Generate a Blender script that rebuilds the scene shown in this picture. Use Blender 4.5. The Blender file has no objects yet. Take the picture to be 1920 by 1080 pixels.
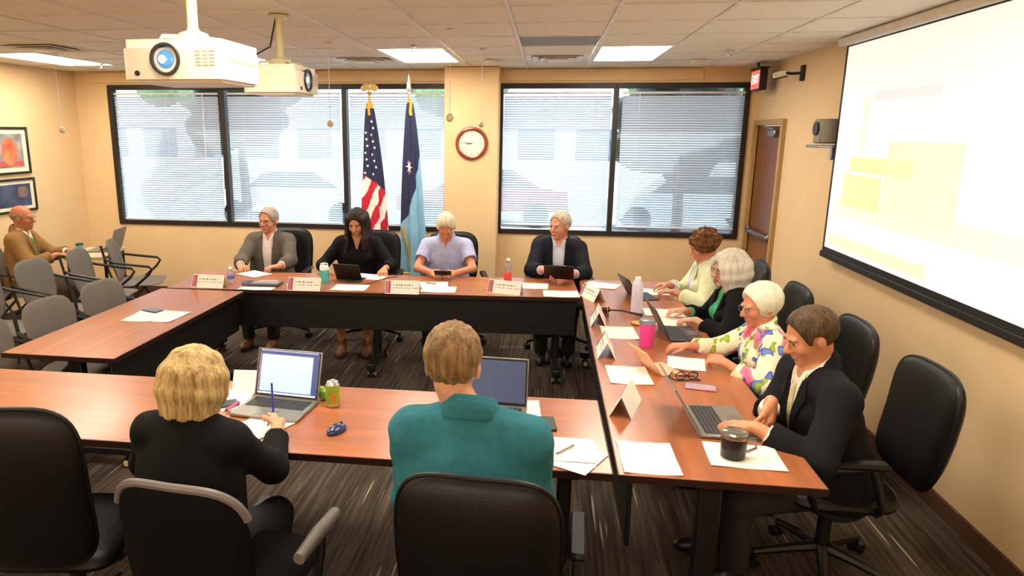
import bpy, math, random
import numpy as np
from mathutils import Vector, Matrix
R = math.radians
random.seed(7)
scene = bpy.context.scene
C = scene.collection

# ---------------------------------------------------------------- camera
F_PX, PITCH, YAW, ROLL, CAM_H = 1308.0, R(12.6), R(8.1), R(0.3), 1.99
fwd = Vector((-math.sin(YAW)*math.cos(PITCH), math.cos(YAW)*math.cos(PITCH), -math.sin(PITCH)))
rgt = Vector((math.cos(YAW), math.sin(YAW), 0)); upv = rgt.cross(fwd)
r2 = rgt*math.cos(ROLL)+upv*math.sin(ROLL); u2 = -rgt*math.sin(ROLL)+upv*math.cos(ROLL)
cd = bpy.data.cameras.new('camera'); cam = bpy.data.objects.new('camera', cd); C.objects.link(cam)
cd.sensor_fit = 'HORIZONTAL'; cd.sensor_width = 36; cd.lens = F_PX*36/1920
cd.shift_x = (960-837)/1920; cd.clip_start = 0.05; cd.clip_end = 300
M = Matrix((r2, u2, -fwd)).transposed().to_4x4(); M.translation = Vector((0, 0, CAM_H)); cam.matrix_world = M
scene.camera = cam
cy_ = scene.cycles; cy_.max_bounces = 6; cy_.diffuse_bounces = 4; cy_.glossy_bounces = 3; cy_.transmission_bounces = 4; cy_.transparent_max_bounces = 8; cy_.sample_clamp_indirect = 6
# ---------------------------------------------------------------- light and exposure
vs = scene.view_settings
vs.view_transform = 'Standard'; vs.look = 'None'; vs.gamma = 1; vs.use_curve_mapping = False; vs.exposure = 0.95
world = bpy.data.worlds.new('sky'); scene.world = world; world.use_nodes = True
wn = world.node_tree.nodes; bg = wn['Background']
bg.inputs[0].default_value = (0.80, 0.90, 1.0, 1); bg.inputs[1].default_value = 3.2
sd = bpy.data.lights.new('sun', 'SUN'); sd.energy = 1.0; sd.angle = R(0.5); sd.color = (1, .95, .85)
sun = bpy.data.objects.new('sun', sd); C.objects.link(sun); sun.rotation_euler = (R(-58), 0, R(4)); sun.location = (0, 20, 20)
LIGHT_E = 11.0      # troffer panels

# ---------------------------------------------------------------- helpers
def srgb(h):
    if isinstance(h, str):
        h = h.lstrip('#'); h = [int(h[i:i+2], 16)/255 for i in (0, 2, 4)]
        return tuple(c/12.92 if c <= .04045 else ((c+.055)/1.055)**2.4 for c in h)
    return tuple(h)
MATS = {}
def mat(name, col, rough=.5, metal=0., var=.08, scale=12., stretch=(1, 1, 1), bump=0., bscale=None, emit=0., trans=0., spec=.5, sheen=0., coat=0.):
    if name in MATS: return MATS[name]
    m = bpy.data.materials.new(name); m.use_nodes = True; nt = m.node_tree; N = nt.nodes; L = nt.links
    b = N['Principled BSDF']; c = srgb(col)
    b.inputs['Roughness'].default_value = rough; b.inputs['Metallic'].default_value = metal
    b.inputs['Specular IOR Level'].default_value = spec
    if sheen: b.inputs['Sheen Weight'].default_value = sheen
    if coat: b.inputs['Coat Weight'].default_value = coat; b.inputs['Coat Roughness'].default_value = .15
    if trans: b.inputs['Transmission Weight'].default_value = trans
    tc = N.new('ShaderNodeTexCoord'); mp = N.new('ShaderNodeMapping'); mp.inputs['Scale'].default_value = stretch
    L.new(tc.outputs['Object'], mp.inputs[0])
    nz = N.new('ShaderNodeTexNoise'); nz.inputs['Scale'].default_value = scale; nz.inputs['Detail'].default_value = 4
    L.new(mp.outputs[0], nz.inputs[0])
    rp = N.new('ShaderNodeValToRGB'); e = rp.color_ramp.elements
    e[0].position = .3; e[1].position = .7
    e[0].color = tuple(x*(1-var) for x in c)+(1,); e[1].color = tuple(min(1, x*(1+var)) for x in c)+(1,)
    L.new(nz.outputs[0], rp.inputs[0]); L.new(rp.outputs[0], b.inputs['Base Color'])
    if bump:
        bp = N.new('ShaderNodeBump'); bp.inputs['Strength'].default_value = bump; bp.inputs['Distance'].default_value = .01
        n2 = N.new('ShaderNodeTexNoise'); n2.inputs['Scale'].default_value = bscale or scale*3; n2.inputs['Detail'].default_value = 3
        L.new(mp.outputs[0], n2.inputs[0]); L.new(n2.outputs[0], bp.inputs['Height']); L.new(bp.outputs[0], b.inputs['Normal'])
    if emit:
        L.new(rp.outputs[0], b.inputs['Emission Color']); b.inputs['Emission Strength'].default_value = emit
    MATS[name] = m; return m

def frame_of(d):
    d = Vector(d).normalized(); a = Vector((0, 0, 1)) if abs(d.z) < .95 else Vector((1, 0, 0))
    x = a.cross(d).normalized(); return x, d.cross(x), d
class MB:
    def __init__(s): s.v = []; s.f = []; s.mi = []
    def add(s, vs_, fs, m=0, X=None):
        o = len(s.v)
        s.v += [tuple(X @ Vector(p)) for p in vs_] if X is not None else [tuple(p) for p in vs_]
        s.f += [tuple(i+o for i in q) for q in fs]; s.mi += [m]*len(fs); return s
    def box(s, c, d, b=0., X=None, m=0, rz=0):
        hx, hy, hz = d[0]/2, d[1]/2, d[2]/2
        T = Matrix.Translation(c) @ Matrix.Rotation(rz, 4, 'Z')
        if X is not None: T = X @ T
        if b <= 0:
            v = [(x, y, z) for x in (-hx, hx) for y in (-hy, hy) for z in (-hz, hz)]
            return s.add(v, [(0, 1, 3, 2), (4, 6, 7, 5), (0, 4, 5, 1), (2, 3, 7, 6), (0, 2, 6, 4), (1, 5, 7, 3)], m, T)
        b = min(b, hx*.98, hy*.98, hz*.98); v = []; id = {}
        for sx in (-1, 1):
            for sy in (-1, 1):
                for sz in (-1, 1):
                    for k in range(3):
                        id[sx, sy, sz, k] = len(v)
                        v.append((sx*(hx-(b if k != 0 else 0)), sy*(hy-(b if k != 1 else 0)), sz*(hz-(b if k != 2 else 0))))
        f = []
        for k in range(3):
            a, c2 = [(1, 2), (2, 0), (0, 1)][k]
            for sg in (-1, 1):
                q = []
                for p, w in ((-1, -1), (1, -1), (1, 1), (-1, 1)):
                    t = [0, 0, 0]; t[k] = sg; t[a] = p; t[c2] = w; q.append(id[t[0], t[1], t[2], k])
                f.append(q if sg > 0 else q[::-1])
        for k in range(3):      # edges along axis k
            a, c2 = [(1, 2), (2, 0), (0, 1)][k]
            for p in (-1, 1):
                for w in (-1, 1):
                    def g(sk, which):
                        t = [0, 0, 0]; t[k] = sk; t[a] = p; t[c2] = w; return id[t[0], t[1], t[2], which]
                    q = [g(-1, a), g(1, a), g(1, c2), g(-1, c2)]; f.append(q if p*w < 0 else q[::-1])
        for sx in (-1, 1):
            for sy in (-1, 1):
                for sz in (-1, 1):
                    q = [id[sx, sy, sz, k] for k in range(3)]; f.append(q if sx*sy*sz > 0 else q[::-1])
        return s.add(v, f, m, T)
    def cyl(s, p0, p1, r0, r1=None, n=14, m=0, X=None):
        r1 = r0 if r1 is None else r1; p0 = Vector(p0); p1 = Vector(p1); x, y, d = frame_of(p1-p0); v = []
        for p, r in ((p0, r0), (p1, r1)):
            v += [p+x*(r*math.cos(2*math.pi*i/n))+y*(r*math.sin(2*math.pi*i/n)) for i in range(n)]
        f = [(i, (i+1) % n, n+(i+1) % n, n+i) for i in range(n)]+[tuple(range(n))[::-1], tuple(range(n, 2*n))]
        return s.add(v, f, m, X)
    def tube(s, pts, r, n=8, m=0, X=None, closed=False):
        P = [Vector(p) for p in pts]; k = len(P); v = []; x = None
        for i, p in enumerate(P):
            d = (P[(i+1) % k]-P[i-1]) if closed else (P[min(i+1, k-1)]-P[max(i-1, 0)])
            d.normalize()
            if x is None: x = frame_of(d)[0]
            x = (x-d*x.dot(d)).normalized(); y = d.cross(x); rr = r[i] if isinstance(r, (list, tuple)) else r
            v += [p+x*(rr*math.cos(2*math.pi*j/n))+y*(rr*math.sin(2*math.pi*j/n)) for j in range(n)]
        f = []
        for i in range(k if closed else k-1):
            a, b = i*n, ((i+1) % k)*n
            f += [(a+j, a+(j+1) % n, b+(j+1) % n, b+j) for j in range(n)]
        if not closed: f += [tuple(range(n))[::-1], tuple(range((k-1)*n, k*n))]
        return s.add(v, f, m, X)
    def lathe(s, prof, n=20, c=(0, 0, 0), m=0, X=None, caps=True):
        v = []; f = []; k = len(prof)
        for r, z in prof: v += [(c[0]+r*math.cos(2*math.pi*j/n), c[1]+r*math.sin(2*math.pi*j/n), c[2]+z) for j in range(n)]
        for i in range(k-1): f += [(i*n+j, i*n+(j+1) % n, (i+1)*n+(j+1) % n, (i+1)*n+j) for j in range(n)]
        if caps: f += [tuple(range(n))[::-1], tuple(range((k-1)*n, k*n))]
        return s.add(v, f, m, X)
    def prism(s, poly, h, m=0, X=None):        # polygon in XY extruded in Z from 0 to h
        n = len(poly); v = [(x, y, 0) for x, y in poly]+[(x, y, h) for x, y in poly]
        f = [tuple(range(n))[::-1], tuple(range(n, 2*n))]+[(i, (i+1) % n, n+(i+1) % n, n+i) for i in range(n)]
        return s.add(v, f, m, X)
    def slab(s, w, h, t, bend=None, taper=0., e=4., n=40, rings=7, m=0, X=None, p=5.):
        # cushion-like slab: super-ellipse outline w x h in XZ, thickness t in Y, rounded rim
        v = []; f = []
        def pt(a, q, sg):
            ca, sa = math.cos(a), math.sin(a)
            x = math.copysign(abs(ca)**(2/e), ca)*w/2*q; z = math.copysign(abs(sa)**(2/e), sa)*h/2*q
            x *= 1+taper*z/h
            y = sg*t/2*max(0., 1-q**p)**.5
            P = Vector((x, y, z)); return bend(P) if bend else P
        qs = [math.sin(.5*math.pi*(i+1)/rings) for i in range(rings)]
        for sg in (1, -1):
            base = len(v); v.append(pt(0, 0, sg))
            for q in qs: v += [pt(2*math.pi*j/n, q, sg) for j in range(n)]
            for j in range(n):
                q = (base, base+1+j, base+1+(j+1) % n); f.append(q if sg < 0 else q[::-1])
            for i in range(rings-1):
                for j in range(n):
                    a = base+1+i*n+j; b = base+1+i*n+(j+1) % n; q = (a, a+n, b+n, b); f.append(q if sg < 0 else q[::-1])
        return s.add(v, f, m, X)
    def grid(s, fn, nu, nv, m=0, X=None, mf=None, wrap=False):
        v = [fn(i/nu, j/nv) for j in range(nv+1) for i in range(nu+1)]; f = []; w = nu+1; o = len(s.f)
        for j in range(nv):
            for i in range(nu): f.append((j*w+i, j*w+i+1, (j+1)*w+i+1, (j+1)*w+i))
        s.add(v, f, m, X)
        if mf:
            for j in range(nv):
                for i in range(nu): s.mi[o+j*nu+i] = mf((i+.5)/nu, (j+.5)/nv)
        return s
    def build(s, name, mats, parent=None, smooth=True, angle=38, loc=None, rz=None):
        me = bpy.data.meshes.new(name); me.from_pydata(s.v, [], s.f)
        for mm in (mats if isinstance(mats, (list, tuple)) else [mats]): me.materials.append(mm)
        me.polygons.foreach_set('material_index', s.mi)
        if smooth: me.shade_smooth(); me.set_sharp_from_angle(angle=R(angle))
        me.update(); return link(name, me, parent, loc, rz)
def link(name, me, parent=None, loc=None, rz=None):
    o = bpy.data.objects.new(name, me); C.objects.link(o)
    if parent: o.parent = parent
    if loc: o.location = loc
    if rz: o.rotation_euler = (0, 0, rz)
    return o
def tag(o, label=None, cat=None, group=None, kind=None):
    if label: o['label'] = label
    if cat: o['category'] = cat
    if group: o['group'] = group
    if kind: o['kind'] = kind
    return o
def thing(name, label, cat, loc=(0, 0, 0), rz=0, group=None):
    o = bpy.data.objects.new(name, None); C.objects.link(o); o.location = loc; o.rotation_euler = (0, 0, rz); o.empty_display_size = .1
    return tag(o, label, cat, group)
def copy_tree(o, parent=None):
    c = o.copy(); C.objects.link(c); c.parent = parent
    for ch in list(o.children): copy_tree(ch, c)
    return c
def copy_of(o, label, loc, rz):
    c = copy_tree(o); c['label'] = label; c.location = loc; c.rotation_euler = (0, 0, rz); return c
def struct(name, mb, m, parent=None, smooth=False):
    o = mb.build(name, m, parent, smooth)
    if not parent: o['kind'] = 'structure'
    return o
def RX(a): return Matrix.Rotation(a, 4, 'X')
def RY(a): return Matrix.Rotation(a, 4, 'Y')
def RZ(a): return Matrix.Rotation(a, 4, 'Z')
def TR(*a): return Matrix.Translation(a)

# ---------------------------------------------------------------- room shell
XL, XR, YB, YF, ZC = -5.6, 2.15, 7.9, -1.3, 2.66
wallm = mat('wall_paint', '#e5c596', .75, var=.03, scale=3, bump=.06, bscale=160)
ceilm = mat('ceiling_tile_board', '#f3eddf', .9, var=.04, scale=40, bump=.25, bscale=220)
gridm = mat('ceiling_grid_enamel', '#e8e2d2', .5)
trimm = mat('baseboard_vinyl', '#5a3d2c', .5)
framem = mat('window_frame_bronze', '#2a221e', .45, metal=.2)
tanm = mat('door_frame_tan_enamel', '#b08e58', .45)

def carpet():
    m = bpy.data.materials.new('carpet_plank_weave'); m.use_nodes = True; nt = m.node_tree; N = nt.nodes; L = nt.links
    b = N['Principled BSDF']; b.inputs['Roughness'].default_value = .95; b.inputs['Specular IOR Level'].default_value = .1
    tc = N.new('ShaderNodeTexCoord')
    def noise(sc, st, det=3):
        mp = N.new('ShaderNodeMapping'); mp.inputs['Scale'].default_value = st; L.new(tc.outputs['Object'], mp.inputs[0])
        n = N.new('ShaderNodeTexNoise'); n.inputs['Scale'].default_value = sc; n.inputs['Detail'].default_value = det
        L.new(mp.outputs[0], n.inputs[0]); return n.outputs[0]
    def ramp(src, p0, c0, p1, c1):
        r = N.new('ShaderNodeValToRGB'); e = r.color_ramp.elements; e[0].position = p0; e[0].color = c0; e[1].position = p1; e[1].color = c1
        L.new(src, r.inputs[0]); return r.outputs[0]
    base = ramp(noise(1, (42, 1.6, 1)), .3, srgb('#352f2a')+(1,), .7, srgb('#66594d')+(1,))
    tile = ramp(noise(1, (2.2, 1.1, 1), 0), .4, (.72, .72, .72, 1), .6, (1, 1, 1, 1))
    mul = N.new('ShaderNodeMix'); mul.data_type = 'RGBA'; mul.blend_type = 'MULTIPLY'; mul.inputs[0].default_value = 1
    L.new(base, mul.inputs[6]); L.new(tile, mul.inputs[7])
    st = ramp(noise(1, (46, 1.3, 1), 1), .69, (0, 0, 0, 1), .74, (1, 1, 1, 1))
    mx = N.new('ShaderNodeMix'); mx.data_type = 'RGBA'; L.new(st, mx.inputs[0]); L.new(mul.outputs[2], mx.inputs[6]); mx.inputs[7].default_value = srgb('#a59a86')+(1,)
    L.new(mx.outputs[2], b.inputs['Base Color'])
    bp = N.new('ShaderNodeBump'); bp.inputs['Strength'].default_value = .4; bp.inputs['Distance'].default_value = .005
    L.new(noise(300, (1, 1, 1)), bp.inputs['Height']); L.new(bp.outputs[0], b.inputs['Normal'])
    return m
struct('floor', MB().box(((XL+XR)/2, (YB+YF)/2, -.05), (XR-XL+.3, YB-YF+.3, .1)), carpet())
struct('wall_left', MB().box((XL-.075, (YB+YF)/2, ZC/2), (.15, YB-YF+.3, ZC+.1)), wallm)
struct('wall_front', MB().box(((XL+XR)/2, YF-.075, ZC/2), (XR-XL, .15, ZC+.1)), wallm)
# right wall with the doorway (Y 6.98 .. 7.82)
DY0, DY1, DZ = 6.98, 7.82, 2.07
w = MB(); w.box((XR+.075, (YF+DY0)/2, ZC/2), (.15, DY0-YF, ZC+.1)); w.box((XR+.075, (DY1+YB+.15)/2, ZC/2), (.15, YB+.15-DY1, ZC+.1)); w.box((XR+.075, (DY0+DY1)/2, (DZ+ZC+.05)/2), (.15, DY1-DY0, ZC+.05-DZ))
struct('wall_right', w, wallm)
# back wall around the two window bands
WZ0, WZ1 = .87, 2.51
LW0, LW1, RW0, RW1 = -5.18, -1.08, -.56, 2.06
w = MB(); yb = YB+.075
w.box(((XL+XR)/2, yb, WZ0/2-.025), (XR-XL, .15, WZ0+.05)); w.box(((XL+XR)/2, yb, (WZ1+ZC+.05)/2), (XR-XL, .15, ZC+.05-WZ1))
for a, b in ((XL, LW0), (LW1, RW0), (RW1, XR)): w.box(((a+b)/2, yb, (WZ0+WZ1)/2), (b-a, .15, WZ1-WZ0))
struct('wall_back', w, wallm)
struct('wall_column', MB().box((-.825, YB-.15, ZC/2), (.58, .3, ZC), b=.006), wallm)
struct('trim_header', MB().box(((XL+XR)/2-.2, YB-.012, 2.595), (XR-XL-.75, .024, .12), b=.004), wallm)
bb = MB(); bb.box(((XL+XR)/2, YB-.008, .05), (XR-XL, .016, .1)); struct('baseboard_back', bb, trimm)
struct('baseboard_left', MB().box((XL+.008, (YB+YF)/2, .05), (.016, YB-YF, .1)), trimm)
struct('baseboard_right', MB().box((XR-.008, (YF+DY0-.07)/2, .05), (.016, DY0-.07-YF, .1)), trimm)

# windows: frames, glass, blinds
def glass():
    m = bpy.data.materials.new('window_glass'); m.use_nodes = True; N = m.node_tree.nodes; L = m.node_tree.links
    N.remove(N['Principled BSDF']); t = N.new('ShaderNodeBsdfTransparent'); t.inputs[0].default_value = (.86, .93, .95, 1)
    g = N.new('ShaderNodeBsdfGlossy'); g.inputs['Roughness'].default_value = .02; fr = N.new('ShaderNodeFresnel'); fr.inputs[0].default_value = 1.45
    x = N.new('ShaderNodeMixShader'); L.new(fr.outputs[0], x.inputs[0]); L.new(t.outputs[0], x.inputs[1]); L.new(g.outputs[0], x.inputs[2])
    L.new(x.outputs[0], N['Material Output'].inputs[0]); MATS['glass'] = m; return m
glassm = glass()
def slatmat():
    m = bpy.data.materials.new('blind_slat_vinyl'); m.use_nodes = True; N = m.node_tree.nodes; L = m.node_tree.links; b = N['Principled BSDF']
    b.inputs['Base Color'].default_value = (.72, .74, .78, 1); b.inputs['Roughness'].default_value = .45
    t = N.new('ShaderNodeBsdfTranslucent'); t.inputs[0].default_value = (.84, .88, .95, 1)
    tc = N.new('ShaderNodeTexCoord'); nz = N.new('ShaderNodeTexNoise'); nz.inputs['Scale'].default_value = 3; L.new(tc.outputs['Object'], nz.inputs[0])
    mr = N.new('ShaderNodeMapRange'); mr.inputs['To Min'].default_value = .45; mr.inputs['To Max'].default_value = .55; L.new(nz.outputs[0], mr.inputs[0])
    x = N.new('ShaderNodeMixShader'); L.new(mr.outputs[0], x.inputs[0]); L.new(b.outputs[0], x.inputs[1]); L.new(t.outputs[0], x.inputs[2])
    L.new(x.outputs[0], N['Material Output'].inputs[0]); return m
slatm = slatmat(); railm = mat('blind_rail_enamel', '#dfe0e6', .4); cordm = mat('cord_white', '#e9e6df', .6)
WIN = [(-5.18, -3.75), (-3.75, -2.30), (-2.30, -1.08), (-.56, .70), (.70, 2.06)]
for k, (a, b) in enumerate(WIN):
    wn_ = 'window_%d' % (k+1)
    fr = MB(); t = .055; y = YB+.03; dd = .1
    fr.box(((a+b)/2, y, WZ0+t/2), (b-a, dd, t), b=.004); fr.box(((a+b)/2, y, WZ1-t/2), (b-a, dd, t), b=.004)
    fr.box((a+t/2 if k in (0, 3) else a+t/4, y, (WZ0+WZ1)/2), (t if k in (0, 3) else t/2, dd, WZ1-WZ0-2*t)); fr.box((b-t/2 if k in (2, 4) else b-t/4, y, (WZ0+WZ1)/2), (t if k in (2, 4) else t/2, dd, WZ1-WZ0-2*t))
    fo = struct(wn_, fr, framem)
    MB().box(((a+b)/2, YB+.07, (WZ0+WZ1)/2), (b-a-.05, .006, WZ1-WZ0-.08)).build('pane', glassm, fo, False)
    # blind
    g = .035; x0, x1 = a+(.09 if k == 0 else .065), b-.05
    zb = WZ0+.07 if k < 3 else WZ0+.105
    bl = thing('window_blind', ['white slatted blind in the leftmost window behind the big projector', 'white slatted blind in the window left of the striped flag', 'white slatted blind in the window behind the two flags',
                                'white slatted blind in the window just right of the clock column', 'white slatted blind in the rightmost window beside the door'][k], 'blind', ((x0+x1)/2, YB-.02, 0), 0, 'slatted window blinds')
    W = x1-x0; zt = WZ1-.115
    MB().box((0, 0, zt+.012), (W, .03, .024), b=.004).build('head_rail', railm, bl)
    MB().box((0, 0, zb), (W, .026, .014), b=.004).build('bottom_rail', railm, bl)
    sl = MB(); n = int((zt-zb)/.026); tl = R(-56)
    for i in range(n):
        z = zb+.016+i*(zt-zb-.02)/n
        pts = []
        for q in (-1, -.35, .35, 1):
            yy = q*.0128; zz = (1-q*q)*.0022
            pts.append((yy*math.cos(tl)-zz*math.sin(tl), yy*math.sin(tl)+zz*math.cos(tl)))
        jx = random.uniform(-.002, .002)
        sl.add([(x, p[0], z+p[1]) for x in (-W/2+jx, W/2+jx) for p in pts], [(0, 1, 5, 4), (1, 2, 6, 5), (2, 3, 7, 6)])
    so = sl.build('slats', slatm, bl, True); so['kind'] = 'stuff'
    for xx in (-W*.36, 0, W*.36): MB().box((xx, -.0135, (zt+zb)/2), (.003, .001, zt-zb)).build('ladder_cord', cordm, bl, False)
    if k in (0, 3, 4): MB().tube([(W*.36 if k != 4 else -W*.36, -.03, zt), (W*.36 if k != 4 else -W*.36, -.035, zt-.75)], .004, 6).build('tilt_wand', railm, bl)

# ceiling: backing slab, grid bars, tiles
GX0, GY0, G = .36, 5.90, .61
struct('ceiling', MB().box(((XL+XR)/2, (YB+YF)/2, ZC+.10), (XR-XL+.3, YB-YF+.3, .1)), ceilm)
ceil = bpy.data.objects['ceiling']
LIGHTS = [(cx, cy) for cx in (-5.13, -3.30, -1.47, .36) for cy in (5.90, 2.24, -1.42)]
VENTS = [(-2.08, 6.51), (-.25, 6.51), (-4.52, 5.29), (-2.08, 2.85)]
busy = set()
for cx, cy in LIGHTS:
    for j in (0, 1): busy.add((round((cx-GX0)/G), round((cy-GY0)/G)+j))
for cx, cy in VENTS: busy.add((round((cx-GX0)/G), round((cy-GY0)/G)))
gb = MB()
ix0, ix1 = math.floor((XL-GX0)/G), math.floor((XR-GX0)/G); iy0, iy1 = math.floor((YF-GY0)/G), math.floor((YB-GY0)/G)
for i in range(ix0, ix1+2):
    x = GX0+i*G
    if XL < x < XR: gb.box((x, (YB+YF)/2, ZC+.004), (.024, YB-YF, .008))
for j in range(iy0, iy1+2):
    y = GY0+j*G
    if YF < y < YB: gb.box(((XL+XR)/2, y, ZC+.0038), (XR-XL, .024, .008))
gb.build('grid_bars', gridm, ceil, False)
greym = mat('grey_access_panel', '#8f8d88', .7)
tiles = {}
for i in range(ix0, ix1+1):
    for j in range(iy0, iy1+1):
        if (i, j) in busy: continue
        xa, xb = max(XL, GX0+i*G+.012), min(XR, GX0+(i+1)*G-.012); ya, yb_ = max(YF, GY0+j*G+.012), min(YB, GY0+(j+1)*G-.012)
        if xb-xa < .03 or yb_-ya < .03: continue
        key = (round(xb-xa, 3), round(yb_-ya, 3), (i, j) == (-1, -1))
        if key not in tiles:
            mb = MB().box((0, 0, 0), (xb-xa, yb_-ya, .016), b=.004); o = mb.build('ceiling_tile', greym if key[2] else ceilm, ceil); tiles[key] = o.data; o.location = ((xa+xb)/2, (ya+yb_)/2, ZC+.013)
        else: link('ceiling_tile', tiles[key], ceil, ((xa+xb)/2, (ya+yb_)/2, ZC+.013))

lightm = mat('troffer_diffuser_lit', '#fff4e2', .5, var=.01, emit=LIGHT_E)
pos_words = {(-5.13, 5.9): 'lit troffer ceiling light at the far left by the left wall', (-3.30, 5.9): 'lit troffer ceiling light mostly hidden behind the big projector', (-1.47, 5.9): 'lit troffer ceiling light above the two flags', (.36, 5.9): 'lit troffer ceiling light nearest the exit sign'}
lp = None
for cx, cy in LIGHTS:
    lb = pos_words.get((cx, cy)) or 'lit troffer ceiling light %s, %s column from the left' % ('above the near table' if cy > 0 else 'behind the viewpoint', {-5.13: 'first', -3.3: 'second', -1.47: 'third', .36: 'fourth'}[cx])
    if lp is None:
        lp = thing('ceiling_light', lb, 'light', (cx+G/2, cy+G, ZC), 0, 'recessed ceiling lights')
        fm = MB(); a, b = G/2-.013, G-.013
        for sx in (-1, 1): fm.box((sx*(a-.012), 0, .002), (.024, 2*b, .012), b=.002)
        for sy in (-1, 1): fm.box((0, sy*(b-.012), .002), (2*a-.048, .024, .012), b=.002)
        fm.build('frame', gridm, lp)
        MB().box((0, 0, .006), (2*a-.046, 2*b-.046, .006)).build('diffuser', lightm, lp, False)
    else: copy_of(lp, lb, (cx+G/2, cy+G, ZC), 0)
# louvred air vents
ventm = mat('vent_enamel', '#f2ede2', .4); ventd = mat('vent_throat', '#8d887e', .8)
vp = None
for (cx, cy), lb in zip(VENTS, ['square louvred ceiling vent left of the light above the flags', 'square louvred ceiling vent between the two lit panels', 'square louvred ceiling vent near the left edge over the grey chairs', 'square louvred ceiling vent over the near table']):
    if vp is None:
        vp = thing('ceiling_vent', lb, 'vent', (cx+G/2, cy+G/2, ZC), 0, 'louvred ceiling vents')
        MB().box((0, 0, .03), (.58, .58, .01)).build('throat', ventd, vp, False)
        for q, (s_, z) in enumerate(((.29, .0), (.225, -.008), (.155, -.016))):
            lm = MB(); w_ = .05
            for k in range(4):
                A = RZ(k*math.pi/2)
                lm.add([(-s_, -s_, z), (s_, -s_, z), (s_-w_, -s_+w_, z+.022), (-s_+w_, -s_+w_, z+.022), (-s_, -s_, z-.003), (s_, -s_, z-.003), (s_-w_, -s_+w_, z+.019), (-s_+w_, -s_+w_, z+.019)],
                       [(0, 1, 2, 3), (7, 6, 5, 4), (0, 4, 5, 1), (2, 6, 7, 3)], 0, A)
            lm.build('louvre', ventm, vp, False)
        MB().box((0, 0, -.02), (.17, .17, .012), b=.004).build('centre_plate', ventm, vp)
    else: copy_of(vp, lb, (cx+G/2, cy+G/2, ZC), 0)
chrome = mat('chrome', '#c9c9cc', .18, metal=1., var=.02); steel = mat('brushed_steel', '#9b9a98', .35, metal=1., var=.05)
for lb, x, y in (('small chrome sprinkler head in the ceiling over the grey chairs', -4.58, 6.92), ('small chrome sprinkler head beside the light above the flags', -1.1, 5.75), ('small chrome sprinkler head near the exit sign', 1.45, 6.3)):
    t = thing('sprinkler_head', lb, 'sprinkler', (x, y, ZC), 0, 'sprinkler heads')
    MB().lathe([(.032, .0), (.032, -.006), (.014, -.008), (.012, -.022), (.005, -.026), (.005, -.04), (.016, -.042), (.016, -.046), (.002, -.047)], 14).build('body', chrome, t)
for lb, x, y in (('round white smoke detector on the ceiling right of the right light', 1.35, 7.1), ('round white speaker grille on the ceiling in front of the clock column', -.55, 6.95)):
    t = thing('smoke_detector', lb, 'detector', (x, y, ZC)); MB().lathe([(.075, 0), (.075, -.015), (.06, -.03), (.03, -.036), (.001, -.036)], 24).build('cover', gridm, t)
# ---------------------------------------------------------------- fixtures on the walls
white = mat('white_plastic', '#e6dfcf', .45); black = mat('black_plastic', '#0c0b0b', .45, var=.1); dark = mat('dark_grey_plastic', '#2b2a2c', .5)
# door
dfm = MB(); fw = .055
dfm.box((XR-.01, DY0-fw/2, (DZ+fw)/2), (.06, fw, DZ+fw), b=.004); dfm.box((XR-.01, DY1+fw/2-.003, (DZ+fw)/2), (.06, fw-.006, DZ+fw), b=.004); dfm.box((XR-.01, (DY0+DY1)/2, DZ+fw/2), (.06, DY1-DY0, fw), b=.004)
dfo = struct('trim_1', dfm, tanm, smooth=True)
dwood = mat('door_veneer_oak', '#7d4a24', .4, var=.25, scale=3, stretch=(6, 6, .5), coat=.2)
dob = MB().box((XR+.03, (DY0+DY1)/2, DZ/2), (.045, DY1-DY0-.008, DZ-.01), b=.002)
door = struct('door_1', dob, dwood, smooth=True)
MB().box((XR-.015, DY0+.27, DZ-.075), (.05, .22, .07), b=.008).build('door_closer', steel, door)
MB().tube([(XR-.03, DY0+.22, DZ-.03), (XR-.05, DY0+.4, DZ-.02), (XR-.03, DY0+.62, DZ+.01)], .009, 6).build('closer_arm', steel, door)
pb = MB(); pb.box((XR-.035, (DY0+DY1)/2, 1.0), (.035, DY1-DY0-.1, .045), b=.008); pb.box((XR-.015, DY0+.07, 1.0), (.05, .06, .075), b=.006); pb.box((XR-.015, DY1-.07, 1.0), (.05, .06, .075), b=.006)
pb.build('push_bar', steel, door)

# clock on the column
ck = thing('wall_clock', 'round wall clock with a reddish wooden rim on the column', 'clock', (-.815, YB-.3, 1.873))
X = RX(math.pi/2)
rimm = mat('clock_rim_cherry', '#8a3a22', .35, coat=.4); facem = mat('clock_face_ivory', '#f1ead2', .5, var=.02)
MB().lathe([(.136, 0), (.172, 0), (.176, .012), (.168, .03), (.152, .036), (.138, .028), (.136, .012), (.136, 0)], 48, X=X, caps=False).build('rim', rimm, ck)
MB().lathe([(.138, .004), (.138, .012), (.001, .012)], 48, X=X).build('face', facem, ck)
inkm = mat('printed_grey', '#9a917c', .6); hm = MB()
for i in range(12):
    a = 2*math.pi*i/12; hm.box((0, 0, 0), (.006, .003, .02 if i % 3 else .03), X=TR(.115*math.sin(a), -.0135, .115*math.cos(a)) @ RY(a))
hm.build('hour_marks', inkm, ck, False)
handm = mat('clock_hand', '#6d6558', .5)
for nm, a, l, w_ in (('hour_hand', 8.78/12*2*math.pi, .065, .008), ('minute_hand', 46/60*2*math.pi, .1, .006)):
    MB().box((0, 0, l/2-.01), (w_, .002, l), X=TR(0, -.016, 0) @ RY(a)).build(nm, handm, ck, False)

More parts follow.
